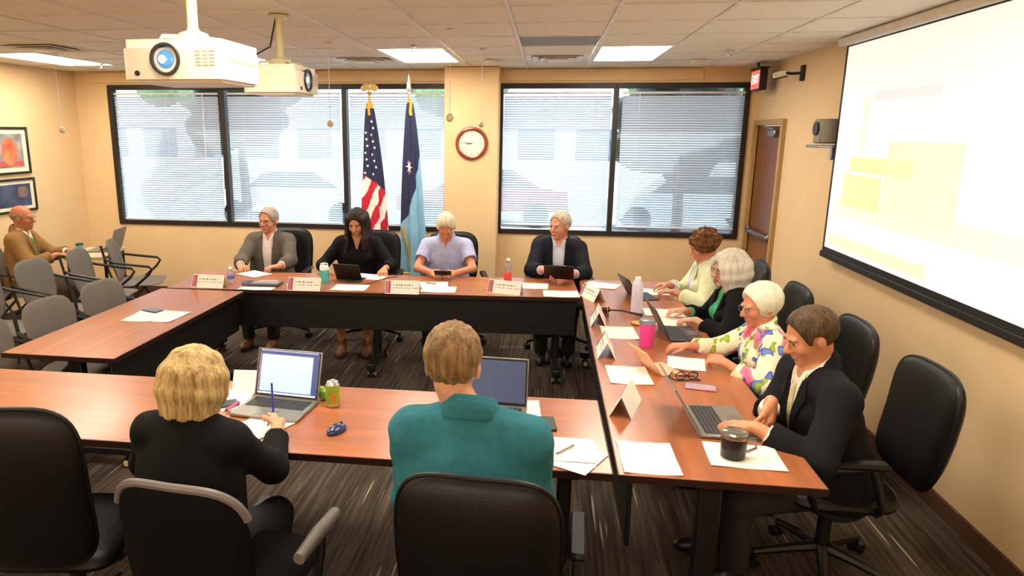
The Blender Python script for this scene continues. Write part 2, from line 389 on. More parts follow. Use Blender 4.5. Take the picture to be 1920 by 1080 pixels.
# exit sign, camera bracket, speaker shelf
ex = thing('exit_sign', 'black framed exit sign with a red face at the back right corner', 'sign', (1.985, 7.42, 2.5))
MB().box((.02, 0, 0), (.07, .3, .2), b=.005, X=RZ(R(0))).build('housing', black, ex)
exr = mat('exit_face_red', '#e2574c', .4, emit=.8)
MB().box((-.001, 0, 0), (.034, .27, .17), X=RZ(R(0))).build('face', exr, ex, False)
MB().box((.02, 0, .105), (.1, .34, .015), b=.003, X=RZ(R(0))).build('canopy', black, ex)
MB().cyl((0, 0, .105), (0, 0, .16), .012).build('stem', black, ex)
cur = bpy.data.curves.new('exit_text', 'FONT'); cur.body = 'EXIT'; cur.size = .12; cur.align_x = 'CENTER'; cur.align_y = 'CENTER'; cur.extrude = .001
to = bpy.data.objects.new('tmp', cur); C.objects.link(to); dg = bpy.context.evaluated_depsgraph_get(); tm = bpy.data.meshes.new_from_object(to.evaluated_get(dg)); bpy.data.objects.remove(to)
lo = link('lettering', tm, ex); tm.materials.clear(); tm.materials.append(mat('exit_letters', '#ffd9cf', .4, emit=1.2))
lo.matrix_local = TR(-.0195, 0, 0) @ RZ(R(-90)) @ RX(R(90))
br = thing('wall_camera', 'small camera on a black bracket high on the right wall', 'camera', (XR, 6.62, 2.5))
MB().box((-.012, 0, 0), (.024, .07, .13), b=.004).build('wall_plate', black, br)
MB().tube([(-.02, 0, 0), (-.09, .05, .0), (-.13, .09, .01)], .012, 8).build('arm', black, br)
MB().box((0, 0, 0), (.12, .05, .05), b=.01, X=TR(-.16, .11, .0) @ RZ(R(-20)) @ RY(R(-12))).build('camera_body', white, br)
MB().box((0, 0, -.03), (.11, .02, .012), b=.003, X=TR(-.16, .11, .0) @ RZ(R(-20)) @ RY(R(-12))).build('rail', black, br)
sp = thing('wall_speaker', 'small grey loudspeaker on a wall shelf behind the projection screen edge', 'speaker', (XR, 5.68, 1.9))
MB().box((-.1, .0, .0), (.2, .22, .02), b=.003).build('shelf', steel, sp)
MB().box((-.03, .02, -.05), (.03, .04, .1), b=.003).build('bracket', steel, sp)
spm = mat('speaker_grey', '#8d8679', .5)
MB().box((-.1, .0, .11), (.14, .14, .18), b=.012).build('cabinet', spm, sp)
MB().cyl((-.168, 0, .13), (-.185, 0, .13), .045, .05, 18).build('driver', dark, sp)
# pull-down projection screen on the right wall
sc = thing('projection_screen', 'large lit projection screen with a black border hanging on the right wall', 'screen', (2.08, 0, 0))
SY0, SY1, SZ0, SZ1 = 2.9, 5.57, 1.13, 2.6
blk = mat('screen_border_black', '#15100f', .6)
MB().box((0, (SY0+SY1)/2, (SZ0+SZ1)/2), (.004, SY1-SY0, SZ1-SZ0)).build('fabric', blk, sc, False)
MB().box((0, (SY0+SY1)/2, SZ0-.02), (.03, SY1-SY0+.02, .045), b=.006).build('bottom_bar', blk, sc)
MB().box((0, (SY0+SY1)/2, SZ1+.03), (.09, SY1-SY0+.12, .06), b=.01).build('case', white, sc)
def slide(name, col, y0, y1, z0, z1, e, d=.0):  # the projector's light is put into each panel's own colour and glow
    MB().box((-.004-d, (y0+y1)/2, (z0+z1)/2), (.003, y1-y0, z1-z0)).build(name, mat('slide_'+col, '#'+col, .6, var=.03, scale=6, emit=e*.3), sc, False)
slide('projected_picture', 'fffff6', SY0+.04, SY1-.045, SZ0+.04, SZ1-.01, 1.0)
slide('slide_region', 'fff7d0', 4.1, 5.48, 1.2, 1.28, .75, .0012)
slide('slide_region', 'faf0da', 3.2, 5.44, 1.42, 1.55, .85, .0012)
slide('slide_region', 'fff3ae', 4.75, 5.32, 1.5, 1.72, .9, .0024)
slide('slide_region', 'fff3b0', 4.4, 5.25, 1.74, 1.84, .85, .0024)
slide('slide_region', 'fae8d2', 3.9, 4.72, 1.5, 1.95, .85, .0024)
slide('slide_region', 'f7f2ff', 4.55, 5.08, 2.0, 2.05, .85, .0024)
slide('slide_region', 'f2eff8', 4.2, 5.02, 2.2, 2.26, .8, .0024)
slide('slide_region', 'f2fbe0', 5.05, 5.14, 1.86, 2.24, .85, .0024)

# framed pictures on the left wall
pfm = mat('picture_frame_black', '#17120e', .4); matm = mat('picture_mat_ivory', '#eadfc0', .7)
def art(nm, cols, seed):
    m = bpy.data.materials.new(nm); m.use_nodes = True; N = m.node_tree.nodes; L = m.node_tree.links
    tc = N.new('ShaderNodeTexCoord'); nz = N.new('ShaderNodeTexNoise'); nz.inputs['Scale'].default_value = 5; nz.inputs['Detail'].default_value = 3
    mp = N.new('ShaderNodeMapping'); mp.inputs['Location'].default_value = (seed, seed*2, 0); L.new(tc.outputs['Object'], mp.inputs[0]); L.new(mp.outputs[0], nz.inputs[0])
    rp = N.new('ShaderNodeValToRGB'); e = rp.color_ramp.elements; e[0].position = .35; e[0].color = srgb(cols[0])+(1,); e[1].position = .65; e[1].color = srgb(cols[1])+(1,)
    L.new(nz.outputs[0], rp.inputs[0]); L.new(rp.outputs[0], N['Principled BSDF'].inputs['Base Color']); N['Principled BSDF'].inputs['Roughness'].default_value = .3; return m
for lb, y1, z0, z1, wd, kind in (('upper framed picture on the left wall with an orange round shape', 7.0, 1.53, 2.02, .62, 0), ('lower framed dark blue picture above the man in tan', 7.03, 1.13, 1.485, .62, 1)):
    t = thing('framed_picture', lb, 'picture', (XL, y1-wd/2, (z0+z1)/2), 0, 'framed pictures'); h = z1-z0
    f = MB()
    for s in (-1, 1): f.box((.012, s*(wd/2-.012), 0), (.024, .024, h), b=.003); f.box((.012, 0, s*(h/2-.012)), (.024, wd-.048, .024), b=.003)
    f.build('frame', pfm, t); MB().box((.006, 0, 0), (.006, wd-.04, h-.04)).build('mount', matm, t, False)
    if kind == 0:
        MB().box((.010, 0, 0), (.004, wd-.17, h-.14)).build('print', art('print_grey', ('#6d6a72', '#b3a9a0'), 1), t, False)
        MB().slab(.22, .3, .003, e=2.2, X=TR(.0125, .03, -.02) @ RZ(R(90))).build('printed_shape', art('print_orange', ('#b8432a', '#e08a5a'), 4), t)
        MB().box((.0125, .0, -.135), (.002, wd-.2, .05)).build('printed_band', mat('print_red', '#c4524a', .4), t, False)
    else:
        MB().box((.010, 0, 0), (.004, wd-.15, h-.12)).build('print', art('print_blue', ('#1e2747', '#4a5068'), 2), t, False)
        MB().slab(.16, .12, .003, e=2.5, X=TR(.0125, .12, .03) @ RZ(R(90))).build('printed_shape', art('print_dusk', ('#5a463c', '#8a7464'), 5), t)
# wall outlet
t = thing('wall_outlet', 'black wall outlet low on the back wall behind the grey chairs', 'outlet', (-5.35, YB-.004, .38)); 
MB().box((0, 0, 0), (.08, .012, .12), b=.003).build('plate', black, t); MB().box((0, -.012, .0), (.05, .03, .09), b=.006).build('plug', dark, t)

# ---------------------------------------------------------------- projectors
prm = mat('projector_shell', '#efe6cf', .4, var=.02); prg = mat('projector_grille', '#b9b0a0', .5)
def lensmat():
    m = mat('lens_glass_lit', '#3d6f9a', .05, emit=.9, coat=1.); return m
def projector(label, loc, rz, w=.42, d=.4, h=.165):
    t = thing('projector', label, 'projector', loc, rz, 'ceiling projectors')      # front faces -Y, top at z=h
    b = MB(); z0 = .012
    b.prism([(-w/2, -d/2+.012), (-w/2+.02, -d/2), (w/2-.02, -d/2), (w/2, -d/2+.02), (w/2, d/2-.03), (w/2-.03, d/2), (-w/2+.03, d/2), (-w/2, d/2-.03)], h*.75, X=TR(0, 0, z0))
    b.prism([(-w/2+.008, -d/2+.02), (w/2-.008, -d/2+.02), (w/2-.008, d/2-.02), (-w/2+.008, d/2-.02)], h*.97-h*.75, X=TR(0, 0, z0+h*.75))
    b.prism([(-w/2+.02, -d/2+.03), (w/2-.02, -d/2+.03), (w/2-.02, d/2-.03), (-w/2+.02, d/2-.03)], .012)
    bo = b.build('shell', prm, t)
    lx = -w*.06; X = TR(lx, -d/2, h*.55) @ RX(math.pi/2)
    MB().lathe([(.052, -.03), (.062, .0), (.066, .004), (.064, .012), (.054, .012), (.05, -.012)], 32, X=X, caps=False).build('lens_ring', dark, t)
    lens = MB().lathe([(.05, -.014), (.05, -.008), (.038, .0), (.02, .005), (.001, .006)], 32, X=X).build('lens', lensmat(), t)
    MB().lathe([(.016, .0065), (.012, .0085), (.001, .0095)], 20, X=TR(lx-.012, -d/2, h*.55) @ RX(math.pi/2)).build('hot_spot', mat('lamp_glow', '#eaf6ff', .3, emit=5.), lens)
    for k in range(3):
        gm = MB()
        for q in range(5): gm.box((w*.27+k*.03, -d/2-.001, h*.42+q*.0135), (.024, .004, .009), b=.001)
        gm.build('vent_slots', prg, t)
    gm = MB()
    for q in range(14): gm.box((w/2+.001, -d/2+.07+q*.021, h*.62), (.004, .013, .03), b=.001)
    gm.build('side_grille', prg, t)
    MB().cyl((-w*.36, -d/2+.002, h*.22), (-w*.36, -d/2-.004, h*.22), .011, n=16).build('ir_window', black, t)
    m_ = MB(); m_.lathe([(.07, h), (.075, h+.02), (.06, h+.05), (.03, h+.06), (.022, h+.075), (.022, ZC-loc[2]-.02), (.06, ZC-loc[2]-.015), (.06, ZC-loc[2]-.001), (.001, ZC-loc[2]-.001)], 18)
    for k in range(4):
        a = math.pi/4+k*math.pi/2; m_.tube([(.04*math.cos(a), .04*math.sin(a), h+.035), (.13*math.cos(a), .13*math.sin(a), h+.03), (.15*math.cos(a), .15*math.sin(a), h-.005)], .009, 6)
    m_.build('ceiling_mount', mat('mount_cream', '#d8cfa6', .4, metal=.1), t)
    MB().tube([(-.05, d/2-.03, h-.01), (-.07, d/2-.02, h+.06), (-.03, .05, h+.12), (0, .02, ZC-loc[2]-.01)], .006, 6).build('cable', dark, t)
    return t
projector('large cream projector facing the camera with a glowing round lens', (-1.54, 3.0, 2.185), R(0), .43, .4, .165)
projector('second cream projector further back facing the right wall screen', (-1.61, 4.2, 2.2), R(90), .38, .34, .16)
# hanging microphones
mcm = mat('mic_ball_cream', '#d9cfae', .5)
for lb, x, y, z in (('hanging white ball microphone at the far left before the pictures', -4.35, 5.9, 1.99), ('hanging white ball microphone in front of the second window', -1.72, 5.5, 2.05), ('hanging white ball microphone left of and above the clock', -.68, 4.9, 2.085), ('hanging white ball microphone touching the clock top right', -.565, 6.0, 2.055)):
    t = thing('hanging_microphone', lb, 'microphone', (x, y, z), 0, 'hanging ceiling microphones')
    MB().lathe([(.004, .03), (.012, .028), (.024, .014), (.027, 0), (.024, -.014), (.012, -.025), (.001, -.028)], 18).build('capsule', mcm, t)
    MB().cyl((0, 0, .026), (0, 0, ZC-z), .0028, n=6).build('cord', cordm, t)
    MB().lathe([(.03, ZC-z), (.028, ZC-z-.012), (.004, ZC-z-.016)], 16).build('ceiling_cup', gridm, t)

# ---------------------------------------------------------------- tables
woodm = mat('cherry_laminate', '#a5623c', .3, var=.2, scale=2.2, stretch=(.8, 7, 1), spec=.5, coat=.15)
edgem = mat('table_edge_dark', '#2a110c', .4); blkmet = mat('black_powder_coat', '#0b0a0a', .45)
hubm = mat('caster_hub_ivory', '#c9b98a', .5)
def table(label, L_, D, loc, rz, panel=True, group='cherry topped meeting tables'):
    # length along local X; the seated side is -Y, the modesty panel +Y
    t = thing('meeting_table', label, 'table', loc, rz, group)
    MB().box((0, 0, .727), (L_, D, .026), b=.003).build('table_top', [woodm], t)
    e = MB()
    for s in (-1, 1): e.box((0, s*(D/2+.001), .724), (L_+.004, .004, .03), b=.001); e.box((s*(L_/2+.001), 0, .724), (.004, D, .03), b=.001)
    e.build('edge_band', edgem, t)
    if panel: MB().box((0, D/2-.05, .565), (L_-.06, .018, .285), b=.003).build('modesty_panel', blkmet, t)
    for s in ((-1, 0, 1) if L_ > 2.5 else (-1, 1)):
        x = s*(L_/2-.16); lg = MB()
        lg.box((x, 0, .41), (.06, .09, .58), b=.008); lg.box((x, 0, .69), (.09, D-.12, .04), b=.006)
        lg.box((x, 0, .105), (.07, D-.06, .05), b=.01)
        lo_ = lg.build('leg', blkmet, t)
        for q in (-1, 1):
            cm = MB(); y = q*(D/2-.08)
            for o in (-.022, .022): cm.cyl((x+o-.009, y, .032), (x+o+.009, y, .032), .031, n=18)
            cm.box((x, y, .06), (.02, .03, .05), b=.004); co = cm.build('caster', blkmet, lo_)
            for o in (-.0325, .0325): MB().cyl((x+o-.002, y, .032), (x+o+.002, y, .032), .019, n=14).build('hub', hubm, lo_)
    return t
BA = math.atan2(.18, 3.34)
table('long back meeting table in front of the windows', 3.34, .72, (-1.395, 5.625, 0), math.pi+BA)
table('left meeting table holding two papers and a black phone', 1.72, .70, (-2.72, 4.29, 0), -math.pi/2)
table('long near meeting table with the silver laptop and the mouse', 3.34, .745, (-1.39, 2.825, 0), R(.6))
table('long right meeting table with the pink tumbler', 3.6, .74, (.675, 4.27, 0), math.pi/2)

# ---------------------------------------------------------------- chairs
leather = mat('black_leather', '#050404', .45, var=.2, scale=8, bump=.12, bscale=140, spec=.35)
def exec_chair(label, loc, rz, group='black leather conference chairs', W=.5, top=1.02):
    t = thing('conference_chair', label, 'chair', loc, rz, group)          # faces local +Y
    def bend(P): return Vector((P.x, P.y-.11-.16*(P.z+.3)*.55+P.x*P.x*.55-.05*math.sin((P.z+.3)*4), P.z))
    hB = top-.5
    MB().slab(W, hB, .085, bend=bend, taper=.06, e=4.2, X=TR(0, -.13, .5+hB/2)).build('backrest', leather, t)
    MB().tube([tuple(TR(0, -.13, .5+hB/2) @ (bend(Vector((math.copysign(abs(math.cos(a))**(2/4.2), math.cos(a))*W/2*(1+.06*math.copysign(abs(math.sin(a))**(2/4.2), math.sin(a))/2), 0, math.copysign(abs(math.sin(a))**(2/4.2), math.sin(a))*hB/2))))) for a in [2*math.pi*i/48 for i in range(48)]], .007, 6, closed=True).build('piping', leather, t)
    def sb(P): return Vector((P.x, P.y+.9*P.x*P.x*.3-.06*max(0, P.z-.14), P.z))
    MB().slab(.5, .5, .1, bend=sb, e=4, X=TR(0, .07, .46) @ RX(-math.pi/2)).build('seat', leather, t)
    for s in (-1, 1):
        a = MB(); a.tube([(s*.22, -.05, .42), (s*.275, -.04, .47), (s*.285, .0, .6), (s*.285, .02, .655)], .016, 8); a.tube([(s*.285, .02, .655), (s*.285, .22, .64), (s*.27, .26, .55), (s*.23, .2, .43)], .014, 8)
        ao = a.build('armrest', blkmet, t)
        MB().box((s*.285, .1, .672), (.065, .28, .03), b=.013).build('arm_pad', leather, ao)
    c = MB(); c.cyl((0, .05, .1), (0, .05, .3), .03); c.cyl((0, .05, .28), (0, .05, .42), .018); c.box((0, .05, .405), (.2, .24, .03), b=.006); c.build('gas_lift', blkmet, t)
    for k in range(5):
        a = math.pi/2+2*math.pi*k/5; b = MB(); d = Vector((math.cos(a), math.sin(a), 0)); o = Vector((0, .05, 0))
        b.tube([o+d*.03+Vector((0, 0, .125)), o+d*.15+Vector((0, 0, .105)), o+d*.3+Vector((0, 0, .075))], [.028, .022, .016], 8); bo = b.build('base_arm', blkmet, t)
        p = o+d*.3; q = Vector((-d.y, d.x, 0)); w_ = MB()
        for sg in (-1, 1): w_.cyl(p+q*(sg*.008)+Vector((0, 0, .026)), p+q*(sg*.03)+Vector((0, 0, .026)), .026, n=14)
        w_.cyl(p+Vector((0, 0, .03)), p+Vector((0, 0, .075)), .008, n=8); w_.build('caster', black, bo)
    return t
ec = exec_chair('black leather chair of the grey suit man at the back table', (-2.58, 6.5, 0), math.pi+.1)
for lb, x, y, rz in (('black leather chair of the woman in black by the flags', -1.66, 6.5, math.pi+R(6)), ('black leather chair of the man in the light blue polo', -.86, 6.52, math.pi+R(10)), ('black leather chair of the man in the navy jacket', .14, 6.5, math.pi+R(4)),
                     ('black leather chair of the curly haired woman nearest the door', 1.37, 5.66, R(90)+R(-6)), ('black leather chair of the white bobbed woman', 1.36, 4.76, R(90)), ('black leather chair of the woman in the flowered blouse', 1.37, 3.88, R(90)), ('black leather chair of the navy suit man at the right edge', 1.37, 3.12, R(92)),
                     ):
    copy_of(ec, lb, (x, y, 0), rz)
exec_chair('empty black leather chair in the near left corner', (-1.77, 2.16, 0), R(8), top=1.13, W=.53)
exec_chair('black leather chair of the person in the teal jacket', (-.145, 2.06, 0), R(-3), top=1.07, W=.47)
# mesh task chair of the blonde woman
tc_ = thing('task_chair', 'dark mesh task chair with a grey rim under the blonde woman', 'chair', (-1.05, 2.02, 0), R(-6))
meshm = mat('black_mesh_fabric', '#040404', .8, bump=.3, bscale=300, spec=.15); greyrim = mat('grey_rim_plastic', '#6a625d', .45)
def tb(P): return Vector((P.x, P.y-.14-.1*P.z+P.x*P.x*.7, P.z))
MB().slab(.46, .46, .05, bend=tb, e=3.6, X=TR(0, -.1, .72)).build('backrest', meshm, tc_)
pts = []
for i in range(25):
    a = math.pi*(.12+.76*i/24); ca, sa = math.cos(a), math.sin(a)
    pts.append(TR(0, -.1, .72) @ tb(Vector((math.copysign(abs(ca)**(2/3.6), ca)*.235, 0, abs(sa)**(2/3.6)*.235))))
MB().tube(pts, .014, 8).build('rim', greyrim, tc_)
MB().slab(.5, .48, .08, e=4, X=TR(0, .08, .46) @ RX(-math.pi/2)).build('seat', meshm, tc_)
MB().tube([(0, -.2, .43), (0, -.26, .5), (0, -.26, .62)], .025, 8).build('spine', blkmet, tc_)
for s in (-1, 1):
    a = MB().tube([(s*.22, .02, .42), (s*.31, .03, .44), (s*.325, .06, .58), (s*.325, .07, .645)], .016, 8).build('armrest', blkmet, tc_)
    MB().tube([(s*.325, -.1, .665), (s*.325, .05, .668), (s*.325, .19, .66), (s*.315, .23, .62)], [.02, .026, .024, .014], 10).build('arm_pad', greyrim if s > 0 else blkmet, a)
MB().cyl((0, .05, .1), (0, .05, .43), .03).build('gas_lift', blkmet, tc_)
for k in range(5):
    a = math.pi/2+2*math.pi*k/5; d = Vector((math.cos(a), math.sin(a), 0)); o = Vector((0, .05, 0))
    bo = MB().tube([o+d*.03+Vector((0, 0, .125)), o+d*.15+Vector((0, 0, .105)), o+d*.3+Vector((0, 0, .075))], [.028, .022, .016], 8).build('base_arm', blkmet, tc_)
    p = o+d*.3; q = Vector((-d.y, d.x, 0)); MB().cyl(p-q*.03+Vector((0, 0, .026)), p+q*.03+Vector((0, 0, .026)), .026, n=14).cyl(p+Vector((0, 0, .03)), p+Vector((0, 0, .075)), .008, n=8).build('caster', black, bo)
# grey nesting chairs
greyf = mat('grey_chair_shell', '#6b6359', .6, var=.06, bump=.05, bscale=200)
gc = thing('nesting_chair', 'x', 'chair', (0, 0, 0), 0, 'grey nesting chairs with black tube arms')
def gb_(P): return Vector((P.x, P.y-.22*(P.z)+P.x*P.x*.5, P.z))
MB().slab(.46, .42, .032, bend=gb_, taper=.16, e=3.6, X=TR(0, -.2, .68)).build('backrest', greyf, gc)
MB().slab(.47, .46, .045, bend=lambda P: Vector((P.x, P.y+.12*P.x*P.x*3, P.z)), e=4, X=TR(0, .05, .455) @ RX(-math.pi/2)).build('seat', greyf, gc)
for s in (-1, 1):
    MB().tube([(s*.225, -.27, .86), (s*.235, -.22, .62), (s*.235, -.17, .46), (s*.235, -.02, .4), (s*.24, .2, .05), (s*.24, .22, .03)], .012, 8).build('leg', blkmet, gc)
    MB().tube([(s*.235, .1, .41), (s*.24, -.05, .25), (s*.25, -.26, .05), (s*.25, -.28, .03)], .012, 8).build('leg', blkmet, gc)
    MB().tube([(s*.235, -.24, .72), (s*.27, -.15, .69), (s*.285, .06, .655), (s*.285, .17, .64), (s*.28, .2, .61), (s*.265, .16, .55), (s*.24, .02, .43)], .013, 8).build('arm_loop', blkmet, gc)
    for y in (.225, -.285): MB().cyl((s*.235-.012, y, .026), (s*.235+.012, y, .026), .025, n=14).build('caster', black, gc)
MB().tube([(-.235, -.02, .4), (.235, -.02, .4)], .012, 8).build('cross_bar', blkmet, gc)
GC = [('grey nesting chair nearest the back wall left of the window corner', -4.24, 6.66, -90+22), ('grey nesting chair in the back row in front of the open laptop', -4.2, 6.03, -90+12), ('grey nesting chair in the back row right in front of the tan suit man', -4.22, 5.42, -90+2),
      ('grey nesting chair of the back row at the left edge', -4.25, 4.82, -90), ('grey nesting chair in the front row closest to the back table', -3.08, 4.68, -90-4), ('grey nesting chair in the middle of the front row at the left table', -3.08, 4.1, -90-2), ('grey nesting chair of the front row cut by the left edge', -3.08, 3.52, -90),
      ('grey nesting chair under the man in the tan suit', -5.12, 6.02, -90+14)]
for i, (lb, x, y, a) in enumerate(GC):
    if i == 0: gc.location = (x, y, 0); gc.rotation_euler = (0, 0, R(a)); gc['label'] = lb
    else: copy_of(gc, lb, (x, y, 0), R(a))
# side table of the man in tan
st = thing('side_table', 'small light table in front of the man in the tan suit', 'table', (-4.72, 6.72, 0), R(14))
MB().box((0, 0, .715), (.4, .66, .03), b=.006).build('table_top', mat('light_laminate', '#cdbb9a', .45), st)
for s in (-1, 1):
    for q in (-1, 1): MB().cyl((s*.18, q*.26, 0), (s*.18, q*.26, .7), .016).build('leg', blkmet, st)

# ---------------------------------------------------------------- flags
gold = mat('gold_fringe', '#d29a2c', .5, metal=.2); polem = mat('flag_pole_brass', '#c9a04a', .3, metal=.7)
fr_, fw_, fb_, fl_ = mat('flag_red', '#c2122f', .7, bump=.1), mat('flag_white', '#efe6e2', .7, bump=.1), mat('flag_navy', '#1a2046', .7, bump=.1), mat('flag_sky_blue', '#7fb2cf', .7, bump=.1)
def flag(label, loc, top, bot, kind):
    t = thing('flag', label, 'flag', loc)
    MB().lathe([(.16, 0), (.16, .02), (.05, .05), (.02, .07), (.02, .1)], 24).build('base', polem, t)
    MB().cyl((0, 0, .08), (0, 0, top+.08), .013).build('pole', polem, t)
    if kind == 0:
        f = MB(); f.lathe([(.012, top+.08), (.02, top+.09), (.026, top+.11), (.018, top+.135), (.003, top+.14)], 16)
        for s in (-1, 1): f.slab(.1, .07, .012, e=2.2, X=TR(s*.045, 0, top+.16) @ RY(s*R(35)))
        f.slab(.035, .07, .025, e=2.2, X=TR(0, 0, top+.165)); f.build('eagle_finial', mat('finial_gold', '#c8b070', .3, metal=.6), t)
    else: MB().lathe([(.012, top+.08), (.022, top+.09), (.014, top+.11), (.028, top+.15), (.014, top+.24), (.001, top+.3)], 12).build('spear_finial', mat('finial_silver', '#e6e6ee', .2, metal=.8), t)
    H = top-bot
    def surf(u, v):       # v 0 top .. 1 bottom, closed folded cone
        th = 2*math.pi*u; w_ = .025+.115*v**.75
        fold = 1+.28*math.sin(5*th+1.5*v+kind)+.12*math.sin(9*th-2*v)
        dx = (.0 if kind == 0 else .01)+(.035*v if kind == 0 else .045*v)
        lowx = .10*max(0, math.cos(th-(.3 if kind == 0 else 2.7)))*v
        return (dx+w_*fold*math.cos(th), -.01+.55*w_*fold*math.sin(th), top-H*v*(1-.0*u)-.10*v*(.5-.5*math.cos(th+(.0 if kind == 0 else math.pi))))
    def mf(u, v):
        th = (2*math.pi*u) % (2*math.pi); f_ = (th-3*math.pi/2+math.pi) % (2*math.pi)-math.pi      # 0 at front (-Y)
        if kind == 0:
            edge = .5+.05*f_
            if v < edge and v > .0: return 2 if v > .03 else 3
            q = (v-edge)*9+f_*1.6+20
            return 0 if int(q*1.0) % 2 == 0 else 1
        edge = .55-.16*f_
        return 2 if v < edge else 4
    MB().grid(surf, 120, 120, mf=mf).build('cloth', [fr_, fw_, fb_, gold, fl_], t)
    if kind == 0:
        sm = []
        for j in range(9):
            for i in range(2):
                v = .1+j*.043+(.02 if i else 0); f_ = (-.55+.95*i)+.15*math.sin(j*2.1)
                if v < .16 and i == 0: continue
                sm.append((v, f_))
        smesh = None
        for v, f_ in sm:
            u = ((f_+3*math.pi/2)/(2*math.pi)) % 1; p = Vector(surf(u, v)); a = Vector(surf((u+.004) % 1, v))-p; b = Vector(surf(u, v+.004))-p; n = b.cross(a).normalized()
            if n.y > 0: n = -n
            if smesh is None:
                poly = [((.016 if k % 2 == 0 else .008)*math.sin(k*math.pi/5), (.016 if k % 2 == 0 else .008)*math.cos(k*math.pi/5)) for k in range(10)]
                o = MB().prism(poly, .003).build('star', fw_, t, False); smesh = o.data
            else: o = link('star', smesh, t)
            x_, y_, z_ = frame_of(n); o.matrix_local = Matrix.Translation(p-n*.0) @ Matrix((x_, y_, z_)).transposed().to_4x4()
        ed = [Vector(surf(.70, v/20)) + Vector((-.0, -.006, 0)) for v in range(0, 3)]
        MB().tube([Vector(surf(.72, .0)), Vector(surf(.72, .03)), Vector(surf(.74, .08))], .016, 8).build('gold_cord', gold, t)
    else:
        u = ((-.25+3*math.pi/2)/(2*math.pi)) % 1; p = Vector(surf(u, .36)); m_ = MB()
        poly = [((.085 if k % 2 == 0 else .03)*math.sin(k*math.pi/8), (.085 if k % 2 == 0 else .03)*math.cos(k*math.pi/8)) for k in range(16)]
        # the eight-pointed star, folded onto the cloth
        vv = []; 
        for (x, z) in [(0, 0)]+poly:
            uu = (u+x*.9) % 1; v = .36-z/H; q = Vector(surf(uu, v)); vv.append(q+Vector((0, -.012, 0)))
        m_.add(vv, [(0, 1+k, 1+(k+1) % 16) for k in range(16)]); m_.build('white_star', fw_, t, False)
        MB().tube([Vector(surf(.75, 0))+Vector((.02, -.01, .02)), Vector(surf(.78, .05)), Vector(surf(.8, .07))], .016, 8).build('gold_cord', gold, t)
        MB().tube([Vector(surf(.52, v))+Vector((-.004, -.004, 0)) for v in (.5, .56, .6)], .012, 8).build('gold_fringe', gold, t)
        MB().tube([Vector(surf(.62+.3*max(0, v-.74), v))+Vector((-.0, -.012, 0)) for v in (.72, .78, .84, .9, .95)], .014, 8).build('gold_fringe', gold, t)
        MB().tube([Vector(surf(i/40, 1)) for i in range(40)], .012, 6, closed=True).build('hem_fringe', gold, t)
    return t
flag('striped flag with white stars on navy drooping on a brass pole', (-1.86, 7.32, 0), 2.28, .75, 0)
flag('navy and light blue flag with a white star beside the column', (-1.44, 7.3, 0), 2.28, .52, 1)
